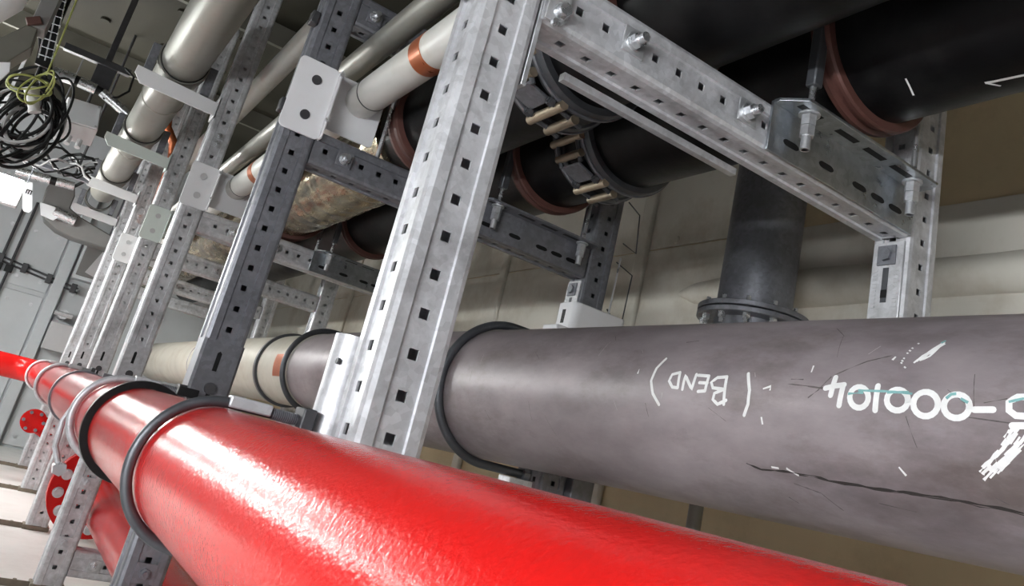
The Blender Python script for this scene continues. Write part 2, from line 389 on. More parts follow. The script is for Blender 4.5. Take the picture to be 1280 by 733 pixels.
BEAM_L = ['big galvanised perforated beam crossing the upper right to the black pipe bracket',
          'dark perforated beam between the dark post and the white sleeve',
          'third perforated beam, passing behind the big bright post above the cream pipe',
          'fourth perforated beam, below the third and left of it',
          'short distant perforated beam, fifth of the row',
          'farthest perforated beam of the row']
for k, y in enumerate(FY):
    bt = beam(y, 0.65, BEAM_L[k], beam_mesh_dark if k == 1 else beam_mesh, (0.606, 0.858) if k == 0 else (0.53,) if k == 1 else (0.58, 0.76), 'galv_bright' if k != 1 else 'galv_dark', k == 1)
    if k == 0:
        MB().b2(0.552, 0.94, 0.950, 0.964, 0.588, 0.601).build('edge_strip', 'galv_bright', bt, 0.001)
        cn = MB().prism([(0, 0), (0.028, 0), (0.036, 0.01), (0.036, 0.09), (0, 0.09)], (0.447, 0.863, 0.605), (1, 0, 0), (0, 0, 1), (0, -0.004, 0)).build('end_connector', 'galv_bright', bt, 0.001)
        MB().cyl((0.470, 0.859, 0.625), (0.470, 0.846, 0.625), 0.013, 0.010, n=16).build('bolt', 'zinc', bt)
        MB().cyl((0.463, 0.859, 0.603), (0.463, 0.852, 0.603), 0.006, n=10).build('screw', 'zinc', bt)
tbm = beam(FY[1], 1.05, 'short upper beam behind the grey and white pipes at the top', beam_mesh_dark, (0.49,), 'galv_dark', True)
beam(FY[2], -0.62, 'low perforated beam near the floor behind the lower red pipe', beam_mesh, (0.52,))
beam(FY[3], -0.60, 'far low beam near the floor beyond the red flange', beam_mesh, ())

# ------------------------------------------------------------------ angle brackets that carry the right hand black pipe
def angle_bracket(y, label, dark):
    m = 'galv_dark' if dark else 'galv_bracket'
    x0, x1 = 0.91, 1.322
    t = thing('angle_bracket', (x0, y, 0.605), label, 'bracket', 'angle brackets under the black pipe')
    MB().b2(x0, x1, y - 0.006, y - 0.0005, 0.606, 0.698).build('front_flange', m, t, 0.001)
    fl = MB().prism([(0.0, 0.0), (0.0, -0.012), (0.028, -0.052), (0.40, -0.052), (x1 - x0, -0.03), (x1 - x0, 0)], (x0, y - 0.006, 0.693), (1, 0, 0), (0, 1, 0), (0, 0, 0.006)).build('top_flange', m, t, 0.0008)
    for xs in (0.94, 1.04, 1.12, 1.20):
        MB().prism([(0, 0), (0.055, 0), (0.055, 0.013), (0, 0.013)], (xs, y - 0.042, 0.6925), (1, 0, 0), (0, 1, 0), (0, 0, 0.001)).build('slot', 'black', fl)
    for xs in (0.965, 1.06, 1.155, 1.21, 1.265):
        s_ = MB(); pts = [(0.012 * math.cos(a) + (0.008 if math.cos(a) > 0 else -0.008), 0.006 * math.sin(a)) for a in [PI * 2 * i / 16 for i in range(16)]]
        s_.prism(pts, (xs, y - 0.0068, 0.637), (1, 0, 0), (0, 0, 1), (0, 0.001, 0)); s_.build('slot', 'black', t)
    return t
BR_L = ['galvanised slotted angle bracket bolted on the right end of the big beam',
        'dark slotted angle bracket on the second beam under the black pipe',
        'slotted angle bracket on the third beam, beside the reddish ring']
AX, AZ, AR = 1.125, 0.90, 0.143
def ubolt_clamp(y, label, dark=False):
    """hanging rods with nuts plus rubber lined ring round the right hand black pipe"""
    t = thing('pipe_clamp', (AX, y - 0.030, 0.66), label, 'clamp', 'rubber-lined clamps of the black pipe')
    yc = y - 0.030
    MB().revolve([(AR + 0.001, -0.018), (AR + 0.017, -0.018), (AR + 0.020, -0.014), (AR + 0.020, -0.008), (AR + 0.012, -0.004), (AR + 0.012, 0.006), (AR + 0.020, 0.010), (AR + 0.020, 0.018), (AR + 0.001, 0.018)], (AX, yc, AZ), 64).build('rubber_ring', 'rubber_brown', t)
    MB().revolve([(AR + 0.013, -0.003), (AR + 0.017, -0.003), (AR + 0.017, 0.005), (AR + 0.013, 0.005)], (AX, yc, AZ), 64, a0=0, a1=PI).build('steel_band', 'galv_dark', t)
    for xr in (0.972, 1.274):
        rod = MB().cyl((xr, yc, 0.625), (xr, yc, 0.92), 0.0055, n=10).build('threaded_rod', 'zinc', t)
        MB().cyl((xr, yc, 0.625), (xr, yc, 0.650), 0.0085, n=12).build('rod_cap', 'galv_bright', rod)
        MB().cyl((xr, yc, 0.650), (xr, yc, 0.668), 0.013, n=6).build('nut', 'galv_bright', rod)
        MB().cyl((xr, yc, 0.669), (xr, yc, 0.688), 0.0135, n=6).build('nut', 'galv_bright', rod)
        MB().cyl((xr, yc, 0.689), (xr, yc, 0.6925), 0.018, n=18).build('washer', 'galv_bright', rod)
    MB().b2(0.962, 0.984, yc - 0.010, yc + 0.010, 0.745, 0.93).build('sleeve', 'dark_steel', t, 0.003)
    return t
for k in range(3):
    angle_bracket(FY[k], BR_L[k], k == 1)
    ubolt_clamp(FY[k], ['reddish-brown rubber ring clamp around the black pipe at upper right', 'dark rubber ring clamp of the black pipe on the second beam', 'reddish ring clamp on the third beam left of the bright post'][k])

# ================================================================== pipes
def pipe(name, x, z, r, y0, y1, m, label, cat='pipe', group=None, n=64, x1=None, z1=None):
    b = MB().cyl((x, y0, z), (x if x1 is None else x1, y1, z if z1 is None else z1), r, n=n)
    o = b.build(name, m, None, 0, (x, y0, z - r)); tag(o, label, cat, group); return o
# big red pipe with far elbow turning left
RX, RZ, RR = 0.233, -0.0757, 0.074
path = [(RX, -1.6 + i * 0.3, RZ) for i in range(26)]
yb = path[-1][1]; rb = 0.16
path += [(RX - rb + rb * math.cos(a), yb + rb * math.sin(a), RZ) for a in [PI / 2 * i / 10 for i in range(1, 11)]]
path += [(RX - rb - 0.4, yb + rb, RZ), (-1.4, yb + rb, RZ)]
red = thing('pipe', (RX, -1.6, RZ - RR), 'big glossy red pipe running from the foreground into the distance', 'pipe')
MB().sweep(path, RR, 96).build('pipe_wall', 'red', red)
# lower red pipe with a bolted flange
LX, LZ, LR = 0.535, -0.47, 0.08
low = thing('pipe', (LX, 0.2, LZ - LR), 'lower red pipe behind the posts at the bottom left', 'pipe')
MB().cyl((LX, 0.2, LZ), (LX, 3.96, LZ), LR, n=64).build('pipe_wall', 'red', low)
MB().cyl((LX, 3.96, LZ), (LX, 7.2, LZ), LR, n=64).build('pipe_wall', 'red', low)
for yf in (3.925, 3.960):
    fl = MB().cyl((LX, yf, LZ), (LX, yf + 0.03, LZ), 0.185, n=72).build('flange', 'red', low, 0.003)
    if yf < 3.95:
        for i in range(12):
            a = 2 * PI * i / 12 + 0.15
            p = V((LX + 0.145 * math.cos(a), yf, LZ + 0.145 * math.sin(a)))
            MB().cyl(p, p + V((0, -0.006, 0)), 0.022, n=18).cyl(p + V((0, -0.006, 0)), p + V((0, -0.022, 0)), 0.018, n=6).build('bolt', 'galv_bright', fl)
for yf in (6.05,):
    fl = MB().cyl((LX - 0.22, yf, LZ + 0.1), (LX - 0.22, yf + 0.04, LZ + 0.1), 0.075, n=40).build('flange', 'red', low)
    MB().cyl((LX - 0.22, yf + 0.04, LZ + 0.1), (LX - 0.22, yf + 0.25, LZ + 0.1), 0.06, n=32).cyl((LX - 0.22, yf + 0.22, LZ + 0.1), (LX, yf + 0.22, LZ), 0.06, n=32).build('branch', 'red', low)
    for i in range(6):
        a = 2 * PI * i / 6; p = V((LX - 0.22 + 0.058 * math.cos(a), yf, LZ + 0.1 + 0.058 * math.sin(a)))
        MB().cyl(p, p + V((0, -0.02, 0)), 0.011, n=6).build('bolt', 'galv_dark', fl)
# grey marked pipe
GA, GB, GR = (1.1957, -0.5, 0.2137), (1.0964, 2.28, 0.1978), 0.17
grey = thing('pipe', (1.16, -0.5, 0.04), 'thick purple-grey steel pipe with upside-down white lettering', 'pipe')
MB().cyl(GA, GB, GR, n=128).build('pipe_wall', 'grey_pipe', grey)
def gcen(Y):
    t = (Y - 0.5) / 1.4; return (1.16 - 0.05 * t, 0.208 - 0.008 * t)
def ribbon(strokes, wid, name, m, parent, off=0.0006, jag=0.0):
    b = MB()
    def sp(Y, th, dd=0):
        c = gcen(Y); a = math.radians(th); return V((c[0] - (GR + off + dd) * math.cos(a), Y, c[1] + (GR + off + dd) * math.sin(a)))
    for k, s in enumerate(strokes):
        # resample
        q = [s[0]]
        for a, c in zip(s, s[1:]):
            n = max(1, int(abs(c[1] - a[1]) / 2.0) + int(abs(c[0] - a[0]) / 0.008))
            q += [(a[0] + (c[0] - a[0]) * i / n, a[1] + (c[1] - a[1]) * i / n) for i in range(1, n + 1)]
        L2 = [V((y, math.radians(t) * GR)) for y, t in q]; n = len(L2); Lf, Rt = [], []
        for i in range(n):
            d = (L2[min(n - 1, i + 1)] - L2[max(0, i - 1)])
            if d.length < 1e-7: d = V((1, 0))
            d.normalize(); nn = V((-d.y, d.x)); ww = wid / 2 * (1 + jag * random.uniform(-0.8, 0.8))
            if jag and random.random() < 0.12: ww *= 0.3
            Lf.append(L2[i] + nn * ww); Rt.append(L2[i] - nn * ww)
        f = lambda p, dd=0: sp(p.x, math.degrees(p.y / GR), dd)
        for i in range(n - 1):
            b.add([f(Lf[i]), f(Rt[i]), f(Rt[i + 1]), f(Lf[i + 1])], [(0, 1, 2, 3)])
        if not jag:
            for e in (L2[0], L2[-1]):
                b.add([f(e + V((math.cos(a), math.sin(a))) * wid / 2, 0.0001 * (k % 3)) for a in [2 * PI * i / 10 for i in range(10)]], [tuple(range(10))])
    o = b.build(name, m, parent); return o
MARKS={
'bend':[[(1.0873,21.42),(1.0998,14.56),(1.103,6.22),(1.0923,-1.39),(1.0735,-7.73)],[(1.0387,11.97),(1.0346,2.79)],[(1.0391,12.28),(1.0559,10.78),(1.0589,6.76),(1.0478,3.06),(1.0346,2.79)],[(1.023,2.03),(1.0242,10.62),(1.0017,2.35),(1,11.37)],[(0.9714,10.7),(0.9719,1.9)],[(0.9714,10.7),(0.9949,10.93)],[(0.9705,6.47),(0.9878,6.52)],[(0.9719,1.9),(0.987,1.39)],[(0.933,10.66),(0.9285,-4.7)],[(0.933,10.66),(0.9521,9.97),(0.9626,7.04),(0.9565,3.93),(0.933,3.39)],[(0.933,3.39),(0.951,0.9),(0.9523,-2.6),(0.9414,-4.96),(0.9246,-2.52)],[(0.892,12.98),(0.8814,3.75),(0.8804,-3.76),(0.8865,-9.57)]],
'num':[[(0.736,12.56),(0.7381,3.41)],[(0.7482,6.81),(0.7341,8.15),(0.7199,8.96)],[(0.7211,8.77),(0.7228,-1.22)],[(0.6802,3.44),(0.6803,1.75),(0.6822,0.25),(0.6855,-0.9),(0.6898,-1.57),(0.6946,-1.67),(0.6993,-1.19),(0.7033,-0.17),(0.7063,1.26),(0.7079,2.95),(0.7079,4.69),(0.7063,6.26),(0.7032,7.47),(0.699,8.15),(0.6942,8.23),(0.6893,7.68),(0.685,6.6),(0.6818,5.13),(0.6802,3.44)],[(0.6691,9.09),(0.6684,-2.27)],[(0.6242,3.22),(0.6245,1.6),(0.6265,0.16),(0.6301,-0.96),(0.6347,-1.61),(0.6397,-1.72),(0.6446,-1.27),(0.6489,-0.31),(0.6519,1.06),(0.6533,2.67),(0.6531,4.34),(0.6512,5.86),(0.6478,7.02),(0.6433,7.68),(0.6382,7.76),(0.6331,7.26),(0.6288,6.23),(0.6257,4.83),(0.6242,3.22)],[(0.5847,2.19),(0.5852,0.38),(0.5875,-1.24),(0.5915,-2.49),(0.5965,-3.22),(0.6021,-3.35),(0.6074,-2.86),(0.6119,-1.78),(0.6151,-0.26),(0.6166,1.55),(0.6162,3.42),(0.614,5.12),(0.6102,6.43),(0.6052,7.18),(0.5997,7.27),(0.5942,6.7),(0.5895,5.56),(0.5862,3.99),(0.5847,2.19)],[(0.5461,2.05),(0.5466,0.34),(0.549,-1.19),(0.5529,-2.37),(0.5579,-3.07),(0.5633,-3.2),(0.5685,-2.74),(0.5729,-1.74),(0.5759,-0.3),(0.5773,1.4),(0.5768,3.16),(0.5745,4.76),(0.5707,5.99),(0.5658,6.7),(0.5604,6.8),(0.5551,6.27),(0.5506,5.2),(0.5475,3.73),(0.5461,2.05)],[(0.54,0.76),(0.5186,1.23)],[(0.4819,7.19),(0.4928,6.99),(0.5015,4.72),(0.5007,1.29),(0.4931,-0.56),(0.4804,-0.59)],[(0.4965,-4.61),(0.4749,-4.03)]],
'smear':[[(0.4847,-4.94),(0.4911,-8.36),(0.501,-13.5)],[(0.4928,-11.17),(0.5033,-16.28),(0.5139,-19.56),(0.5298,-24.12)],[(0.6594,22.95),(0.6566,24.98)],[(0.6215,22.89),(0.6101,25.38),(0.6024,31.15),(0.5981,33.41)],[(0.8566,4.81),(0.8432,6.45),(0.8431,4.17)],[(1.1433,13.64),(1.1436,10.4)],[(0.8463,-34.9),(0.8328,-34.98)],[(0.819,-34.37),(0.8002,-37.46)],[(0.6393,-26.14),(0.6313,-29.64)],[(0.8537,-9.69),(0.8513,-13.4)],[(0.7786,14.89),(0.7783,18.84)],[(0.7785,15.06),(0.7783,18.7)],[(0.6456,21.1),(0.6443,21.69)],[(0.6445,23.73),(0.6432,24.33)],[(0.6428,26.78),(0.6416,27.42)],[(0.641,28.38),(0.6398,29.03)],[(0.6392,30.02),(0.6381,30.69)],[(0.6344,33.11),(0.6334,33.82)],[(0.6388,18.74),(0.6374,19.3)],[(0.6455,22.25),(0.6441,22.85)]],
'teal':[[(0.6963,6.43),(0.652,6.65),(0.6192,6.09)],[(0.6541,6.06),(0.6241,6.8)],[(0.7108,4.54),(0.6882,5.49)],[(0.5749,4.75),(0.5693,6.72),(0.5632,7.05)],[(0.5573,5.08),(0.5477,3.45)],[(0.5015,4.72),(0.4853,6.42)],[(0.6026,33.42),(0.5983,35.19)]],
'crack':[[(0.8934,-34.88),(0.8671,-37.19),(0.8251,-36.23),(0.7992,-36.36),(0.7738,-36.21),(0.7506,-37.4),(0.7275,-37.76),(0.7046,-37.6),(0.683,-37.95),(0.6615,-37.78),(0.6407,-37.5),(0.6143,-37.58),(0.5917,-37.13),(0.5704,-37.39),(0.5472,-37.93),(0.5218,-38.05),(0.4979,-38.72)]],
'scr':[[(1.0648,35.34),(1.038,36.81)],[(0.7385,13.9),(0.7179,17.86),(0.6959,21.94),(0.6622,25.67)],[(0.778,7.25),(0.7522,6.58)],[(0.5465,-2.52),(0.4983,-3.68)],[(0.5299,3.8),(0.5037,6.08)],[(0.8133,8.14),(0.7512,6.97)],[(0.8099,10.76),(0.7881,10.85)],[(0.7746,1.5),(0.7599,5.6),(0.7431,12.93)],[(0.8357,-51.75),(0.8231,-55.01)],[(0.8141,-42.24),(0.7717,-45.5),(0.7475,-54.36)],[(0.6837,-45.62),(0.6333,-46.93)]]}
for q in ([0], [1, 2], [3], [4, 5, 6, 7], [8, 9, 10], [11]): ribbon([MARKS['bend'][i] for i in q], 0.0058, 'painted_letter', 'mark_white', grey)
for q in ([0, 1, 2], [3], [4], [5], [6], [7], [8], [9], [10]): ribbon([MARKS['num'][i] for i in q], 0.0082, 'painted_digit', 'mark_white', grey)
for s in MARKS['smear'][2:]: ribbon([s], 0.0032, 'paint_fleck', 'mark_white', grey, 0.0005, 0.4)
for s, w_, n_ in ((MARKS['smear'][0], 0.012, 14), (MARKS['smear'][1], 0.014, 22), (MARKS['smear'][3], 0.006, 10)):
    cl = []
    for i in range(n_):
        dy = random.gauss(0, w_ * 0.5); dt = random.gauss(0, w_ * 0.35) / GR * 57.3; a, c = sorted((random.random(), random.random()))
        f = lambda u: (s[0][0] + (s[-1][0] - s[0][0]) * u + dy, s[0][1] + (s[-1][1] - s[0][1]) * u + dt)
        cl.append([f(max(0, a - 0.12)), f((a + c) / 2), f(min(1, c + 0.12))])
    ribbon(cl, 0.0028, 'paint_smear', 'mark_white', grey, 0.0005, 0.4)['kind'] = 'stuff'
for s in MARKS['teal']: ribbon([s], 0.0034, 'teal_smear', 'mark_teal', grey, 0.0012, 0.3)
ribbon(MARKS['crack'], 0.0032, 'scored_line', 'mark_dark', grey, 0.0005, 0.8)
ribbon([[(y_, t_ - 0.7 + random.uniform(-0.4, 0.4)) for y_, t_ in MARKS['crack'][0][3:]]], 0.0016, 'scored_line', 'mark_dark', grey, 0.0005, 0.9)
for s in MARKS['scr']: ribbon([s], 0.0016, 'scuff', 'mark_scuff', grey, 0.0004, 0.6)
rs = random.Random(5)
for i in range(30):
    y_, t_ = rs.uniform(0.5, 1.75), rs.uniform(-40, 45); l_ = rs.uniform(0.008, 0.05); a_ = rs.gauss(0.9, 0.5)
    ribbon([[(y_, t_), (y_ + l_ * math.cos(a_), t_ + l_ * math.sin(a_) / GR * 57.3)]], rs.uniform(0.0005, 0.001), 'scuff', 'mark_scuff' if i % 3 else 'mark_pale', grey, 0.0003, 0.6)
# cream continuation behind, joined by a sleeve
CX_, CZ_, CR = 1.083, 0.222, 0.152
cream = thing('pipe', (CX_, 2.285, CZ_ - CR), 'cream painted pipe continuing behind the posts', 'pipe')
MB().cyl((CX_, 2.285, CZ_), (CX_, 7.3, CZ_), CR, n=96).build('pipe_wall', 'cream_pipe', cream)
MB().revolve([(CR, 2.26), (CR + 0.026, 2.26), (CR + 0.026, 2.40), (CR, 2.44)], (CX_, 0, CZ_), 72).build('joint_sleeve', 'grey_pipe', cream)
MB().revolve([(CR, 2.44), (CR + 0.0015, 2.44), (CR + 0.0015, 3.16), (CR, 3.16)], (CX_, 0, CZ_), 72).build('bare_section', 'grey_pipe', cream)
MB().revolve([(CR, 3.22), (CR + 0.002, 3.22), (CR + 0.002, 3.36), (CR, 3.36)], (CX_, 0, CZ_), 72, a0=PI * 0.93, a1=PI * 1.12).build('copper_patch', 'copper_tape', cream)
for yy in (4.62, 5.2): MB().revolve([(CR - 0.002, yy), (CR + 0.0035, yy + 0.008), (CR - 0.002, yy + 0.016)], (CX_, 0, CZ_), 72).build('weld_seam', 'grey_pipe', cream)
# black pipes
pA = thing('pipe', (AX, -1.6, AZ - AR), 'black pipe at upper right held by the reddish ring', 'pipe')
MB().cyl((AX, -1.6, AZ), (AX, 1.57, AZ), AR, n=96).build('pipe_wall', 'black_pipe', pA)
MB().cyl((AX, 1.60, AZ), (AX, 7.3, AZ), AR, n=96).build('pipe_wall', 'black_pipe', pA)
def apt(Y, a, dd=0.0006): return V((AX + (AR + dd) * math.cos(a), Y, AZ + (AR + dd) * math.sin(a)))
def amark(pts, wid, name):
    b = MB()
    for (y0, a0), (y1, a1) in zip(pts, pts[1:]):
        d = V((y1 - y0, (a1 - a0) * AR)).normalized(); nx, na = -d.y * wid / 2, d.x * wid / 2 / AR
        b.add([apt(y0 + nx, a0 + na), apt(y0 - nx, a0 - na), apt(y1 - nx, a1 - na), apt(y1 + nx, a1 + na)], [(0, 1, 2, 3)])
    b.build(name, 'mark_white', pA)
amark([(0.726, PI * 1.354), (0.728, PI * 1.392), (0.733, PI * 1.439)], 0.0032, 'paint_tick')
amark([(0.625, PI * 1.478), (0.61, PI * 1.484), (0.591, PI * 1.488), (0.571, PI * 1.493), (0.54, PI * 1.50)], 0.006, 'paint_smear')
amark([(0.623, PI * 1.482), (0.611, PI * 1.522)], 0.004, 'paint_smear')
BX, BZ, BR = 0.775, 0.868, 0.132
pB = thing('pipe', (BX, -1.6, BZ - BR), 'black pipe at the top centre above the big beam', 'pipe')
MB().cyl((BX, -1.6, BZ), (BX, 1.29, BZ), BR, n=96).build('pipe_wall', 'black_pipe', pB)
MB().cyl((BX, 1.32, BZ), (BX, 2.05, BZ), BR, n=96).build('pipe_wall', 'black_pipe', pB)
foil = MB()
rr = []; pp = []
for i in range(200):
    pp.append((BX, 2.05 + i * 0.0265, BZ)); rr.append(BR + 0.012 + 0.004 * math.sin(i * 1.9) * math.sin(i * 0.37) + 0.003 * random.random())
foil.sweep(pp, rr, 48)
tag(foil.build('insulated_pipe', 'foil', None, 0, (BX, 2.05, BZ - BR)), 'crinkled dark golden foil-wrapped pipe behind the dark post', 'pipe')
for k in range(3):
    y = (1.04, FY[1] + 0.04, FY[2] + 0.04)[k]
    r0 = BR + (0.014 if k == 2 else 0.001)
    t = thing('pipe_clamp', (BX, y, BZ - BR), ['brown rubber ring of the top black pipe above the big beam', 'dark brown rubber ring beside the white pipe, left of the bright post', 'hidden brown ring of the foil-wrapped pipe on the third beam'][k], 'clamp', 'rubber-lined clamps of the upper black pipe')
    MB().revolve([(r0, -0.03), (r0 + 0.016, -0.03), (r0 + 0.019, -0.02), (r0 + 0.012, -0.01), (r0 + 0.012, 0.01), (r0 + 0.019, 0.02), (r0 + 0.019, 0.03), (r0, 0.03)], (BX, y, BZ), 64).build('rubber_ring', 'rubber_brown', t)
    for s in (-1, 1): MB().cyl((BX + s * 0.152, y, 0.698), (BX + s * 0.152, y, 0.92), 0.006, n=10).build('threaded_rod', 'zinc', t)
# grip couplings: ring of shells with bolted lugs
def coupling(x, z, r, y, label, angs):
    t = thing('pipe_coupling', (x, y, z - r), label, 'coupling', 'grip couplings of the black pipes')
    for s in (-1, 1):
        MB().revolve([(r + 0.0005, -0.02), (r + 0.016, -0.02), (r + 0.02, -0.012), (r + 0.02, 0.012), (r + 0.016, 0.02), (r + 0.0005, 0.02)], (x, y + s * 0.055, z), 72).build('clamp_ring', 'dark_steel', t)
        MB().revolve([(r + 0.02, -0.004), (r + 0.024, -0.004), (r + 0.024, 0.004), (r + 0.02, 0.004)], (x, y + s * 0.055, z), 72).build('band', 'galv_dark', t)
    MB().revolve([(r + 0.0005, -0.034), (r + 0.010, -0.034), (r + 0.010, 0.034), (r + 0.0005, 0.034)], (x, y, z), 72).build('shell', 'black', t)
    for i, a in enumerate(angs):
        d = V((math.cos(a), 0, math.sin(a))); tg = V((-math.sin(a), 0, math.cos(a))); p = V((x, y, z)) + d * (r + 0.026)
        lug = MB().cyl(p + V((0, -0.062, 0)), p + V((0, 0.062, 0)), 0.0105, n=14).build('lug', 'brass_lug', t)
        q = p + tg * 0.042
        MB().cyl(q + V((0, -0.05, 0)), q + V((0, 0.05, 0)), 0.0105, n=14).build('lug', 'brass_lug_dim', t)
        for yy in (-0.04, 0.04):
            MB().cyl(p + V((0, yy, 0)) - tg * 0.03, q + V((0, yy, 0)) + tg * 0.022, 0.006, n=8).cyl(p + V((0, yy, 0)) - tg * 0.026, p + V((0, yy, 0)) - tg * 0.014, 0.0105, n=6).build('bolt', 'dark_steel', lug)
        rot = Matrix.Rotation(-a + PI / 2, 3, 'Y')
        MB().box(p - tg * 0.05 - d * 0.006, (0.06, 0.07, 0.008), rot).build('plate', 'galv_dark', t, 0.002)
    return t
coupling(AX, AZ, AR, 1.58, 'dark bolted coupling with tan lugs on the right-hand black pipe', [PI * 1.14, PI * 1.40])
coupling(BX, BZ, BR, 1.30, 'dark bolted coupling with tan lugs just right of the bright post', [PI * 1.16, PI * 1.42])

# white pipe, grey pipe above it, upper white pipe
WX, WZ, WR = 0.543, 0.838, 0.045
wp = thing('pipe', (WX, -1.6, WZ - WR), 'smooth white pipe with an orange tape band beside the bright post', 'pipe')
MB().cyl((WX, -1.6, WZ), (WX, 7.0, WZ), WR, n=48).build('pipe_wall', 'white_pipe', wp)
for yy in (1.50, 2.9, 4.1): MB().revolve([(WR, 0), (WR + 0.0012, 0), (WR + 0.0012, 0.055), (WR, 0.055)], (WX, yy, WZ), 48).build('tape_band', 'copper_tape', wp)
for yy in (1.86, 3.22): MB().revolve([(WR, 0), (WR + 0.001, 0), (WR + 0.001, 0.004), (WR, 0.004)], (WX, yy, WZ), 48).build('joint_line', 'bolt_dark', wp)
W2 = thing('pipe', (0.52, -1.6, 0.935), 'mottled grey pipe above the white one', 'pipe')
MB().cyl((0.52, -1.6, 0.968), (0.52, 7.0, 0.968), 0.033, n=40).build('pipe_wall', 'dull_pipe', W2)
W3 = thing('pipe', (0.515, -1.6, 1.31), 'dim white pipe with a reddish band behind the dark post top', 'pipe')
MB().cyl((0.515, -1.6, 1.35), (0.515, 7.0, 1.35), 0.043, n=40).build('pipe_wall', 'white_pipe', W3)
MB().revolve([(0.043, 0), (0.0445, 0), (0.0445, 0.06), (0.043, 0.06)], (0.515, 2.28, 1.35), 40).build('tape_band', 'copper_tape', W3)
# overhead grey pipe on the left
OX, OZ, OR = 0.183, 1.238, 0.088
oh = thing('pipe', (OX, -1.6, OZ - OR), 'wide dull grey pipe overhead at the top left on white brackets', 'pipe')
MB().cyl((OX, -1.6, OZ), (OX, 6.3, OZ), OR, n=64).build('pipe_wall', 'dull_pipe', oh)
for yy in (3.75, 4.75, 5.7): MB().revolve([(OR - 0.002, yy), (OR + 0.004, yy + 0.01), (OR - 0.002, yy + 0.02)], (OX, 0, OZ), 64).build('weld_seam', 'dull_pipe', oh)
# vertical flanged pipe in front of the right wall
vx, vy = 1.74, 1.60
vp = thing('pipe', (vx, vy, 0.19), 'dark vertical pipe with a bolted flange against the right wall', 'pipe')
MB().sweep([(vx, vy, 1.99), (vx, vy, 0.48), (vx, vy, 0.42), (vx + 0.02, vy, 0.36), (vx + 0.07, vy, 0.315), (vx + 0.14, vy, 0.295), (1.991, vy, 0.295)], 0.107, 56).build('pipe_wall', 'galv_dark', vp)
for z0 in (0.575, 0.594):
    fl = MB().cyl((vx, vy, z0), (vx, vy, z0 + 0.015), 0.158, n=64).build('flange', 'galv_dark', vp, 0.002)
for i in range(12):
    a = 2 * PI * i / 12 + 0.1; p = V((vx + 0.138 * math.cos(a), vy + 0.138 * math.sin(a), 0))
    MB().cyl(p + V((0, 0, 0.545)), p + V((0, 0, 0.625)), 0.006, n=8).cyl(p + V((0, 0, 0.560)), p + V((0, 0, 0.575)), 0.011, n=6).build('bolt', 'zinc', vp)
tag(MB().cyl((1.70, 1.66, -0.72), (1.70, 1.66, 0.14), 0.020, n=20).build('conduit', 'dull_pipe', None, 0, (1.70, 1.66, -0.72)), 'thin vertical tube standing below the grey pipe by the tan wall', 'conduit')

# ================================================================== clamps of the red pipe
def red_ubolt(y, bar, m, label, saddle, xl):
    """U-bolt round the red pipe, legs pointing right towards the post"""
    r = RR + bar + 0.001; zt, zb = RZ + r, RZ - r
    t = thing('pipe_clamp', (RX, y, zb), label, 'clamp', 'U-bolt clamps of the red pipe')
    pth = [(xl - 0.012, y, zt), (RX + 0.03, y, zt)] + arc(RX, RZ, r, PI / 2, 3 * PI / 2, 40, y) + [(RX + 0.03, y, zb), (xl - 0.012, y, zb)]
    MB().sweep(pth, bar, 14).build('bent_bar', m, t)
    for z in (zt, zb):
        th = MB()
        for i in range(16):
            xx = xl - 0.055 + i * 0.0024; th.cyl((xx, y, z), (xx + 0.0012, y, z), bar + 0.0009, n=14)
        th.build('thread', 'galv_dark', t)
        MB().b2(xl - 0.108, xl - 0.058, y - bar - 0.003, y + bar + 0.003, z - bar * 0.7, z + bar + 0.003).build('sleeve', 'galv', t, 0.002)
        MB().b2(xl - 0.024, xl - 0.008, y - 0.018, y + 0.018, z - 0.022, z + 0.016).build('nut_block', 'bolt_dark', t, 0.002)
    if saddle:
        pts = [(0.032 * math.cos(a), 0.026 * math.sin(a)) for a in [PI / 2 + PI * i / 14 for i in range(15)]]
        pts += [(p[0] * 0.86, p[1] * 0.86) for p in pts[::-1]]
        MB().prism(pts, (xl + 0.028, y + 0.012, -0.19), (1, 0, 0), (0, 1, 0), (0, 0, 0.31)).build('saddle', 'galv', t)
        MB().cyl((xl - 0.001, y - 0.008, 0.085), (xl + 0.003, y - 0.008, 0.085), 0.004, n=10).build('hole', 'bolt_dark', t)
    return t
red_ubolt(0.962, 0.0062, 'dark_steel', 'dark steel U-bolt clamp on the near red pipe, closest to the viewer', True, 0.338)
red_ubolt(1.80, 0.0075, 'galv', 'bright steel U-bolt around the red pipe beside the black ring', False, 0.345)
def plain_ring(y, wid, thick, m, label):
    t = thing('pipe_ring', (RX, y, RZ - RR), label, 'ring', 'rings around the red pipe')
    MB().revolve([(RR + 0.0003, -wid / 2), (RR + thick, -wid / 2), (RR + thick + 0.001, 0), (RR + thick, wid / 2), (RR + 0.0003, wid / 2)], (RX, y, RZ), 72).build('band', m, t)
    MB().b2(RX + 0.04, RX + 0.075, y - wid / 2, y + wid / 2, RZ + RR + thick - 0.01, RZ + RR + thick + 0.006).build('clasp', m, t, 0.001)
    return t
plain_ring(1.52, 0.016, 0.012, 'black', 'black rubber ring around the red pipe, second from the viewer')
plain_ring(2.75, 0.014, 0.006, 'galv_dark', 'thin grey band around the red pipe before the far clamps')
red_ubolt(3.75, 0.0075, 'galv', 'pale steel U-bolt on the far stretch of the red pipe', False, 0.345)
red_ubolt(5.3, 0.0075, 'galv', 'farthest steel U-bolt on the red pipe near its elbow', False, 0.345)
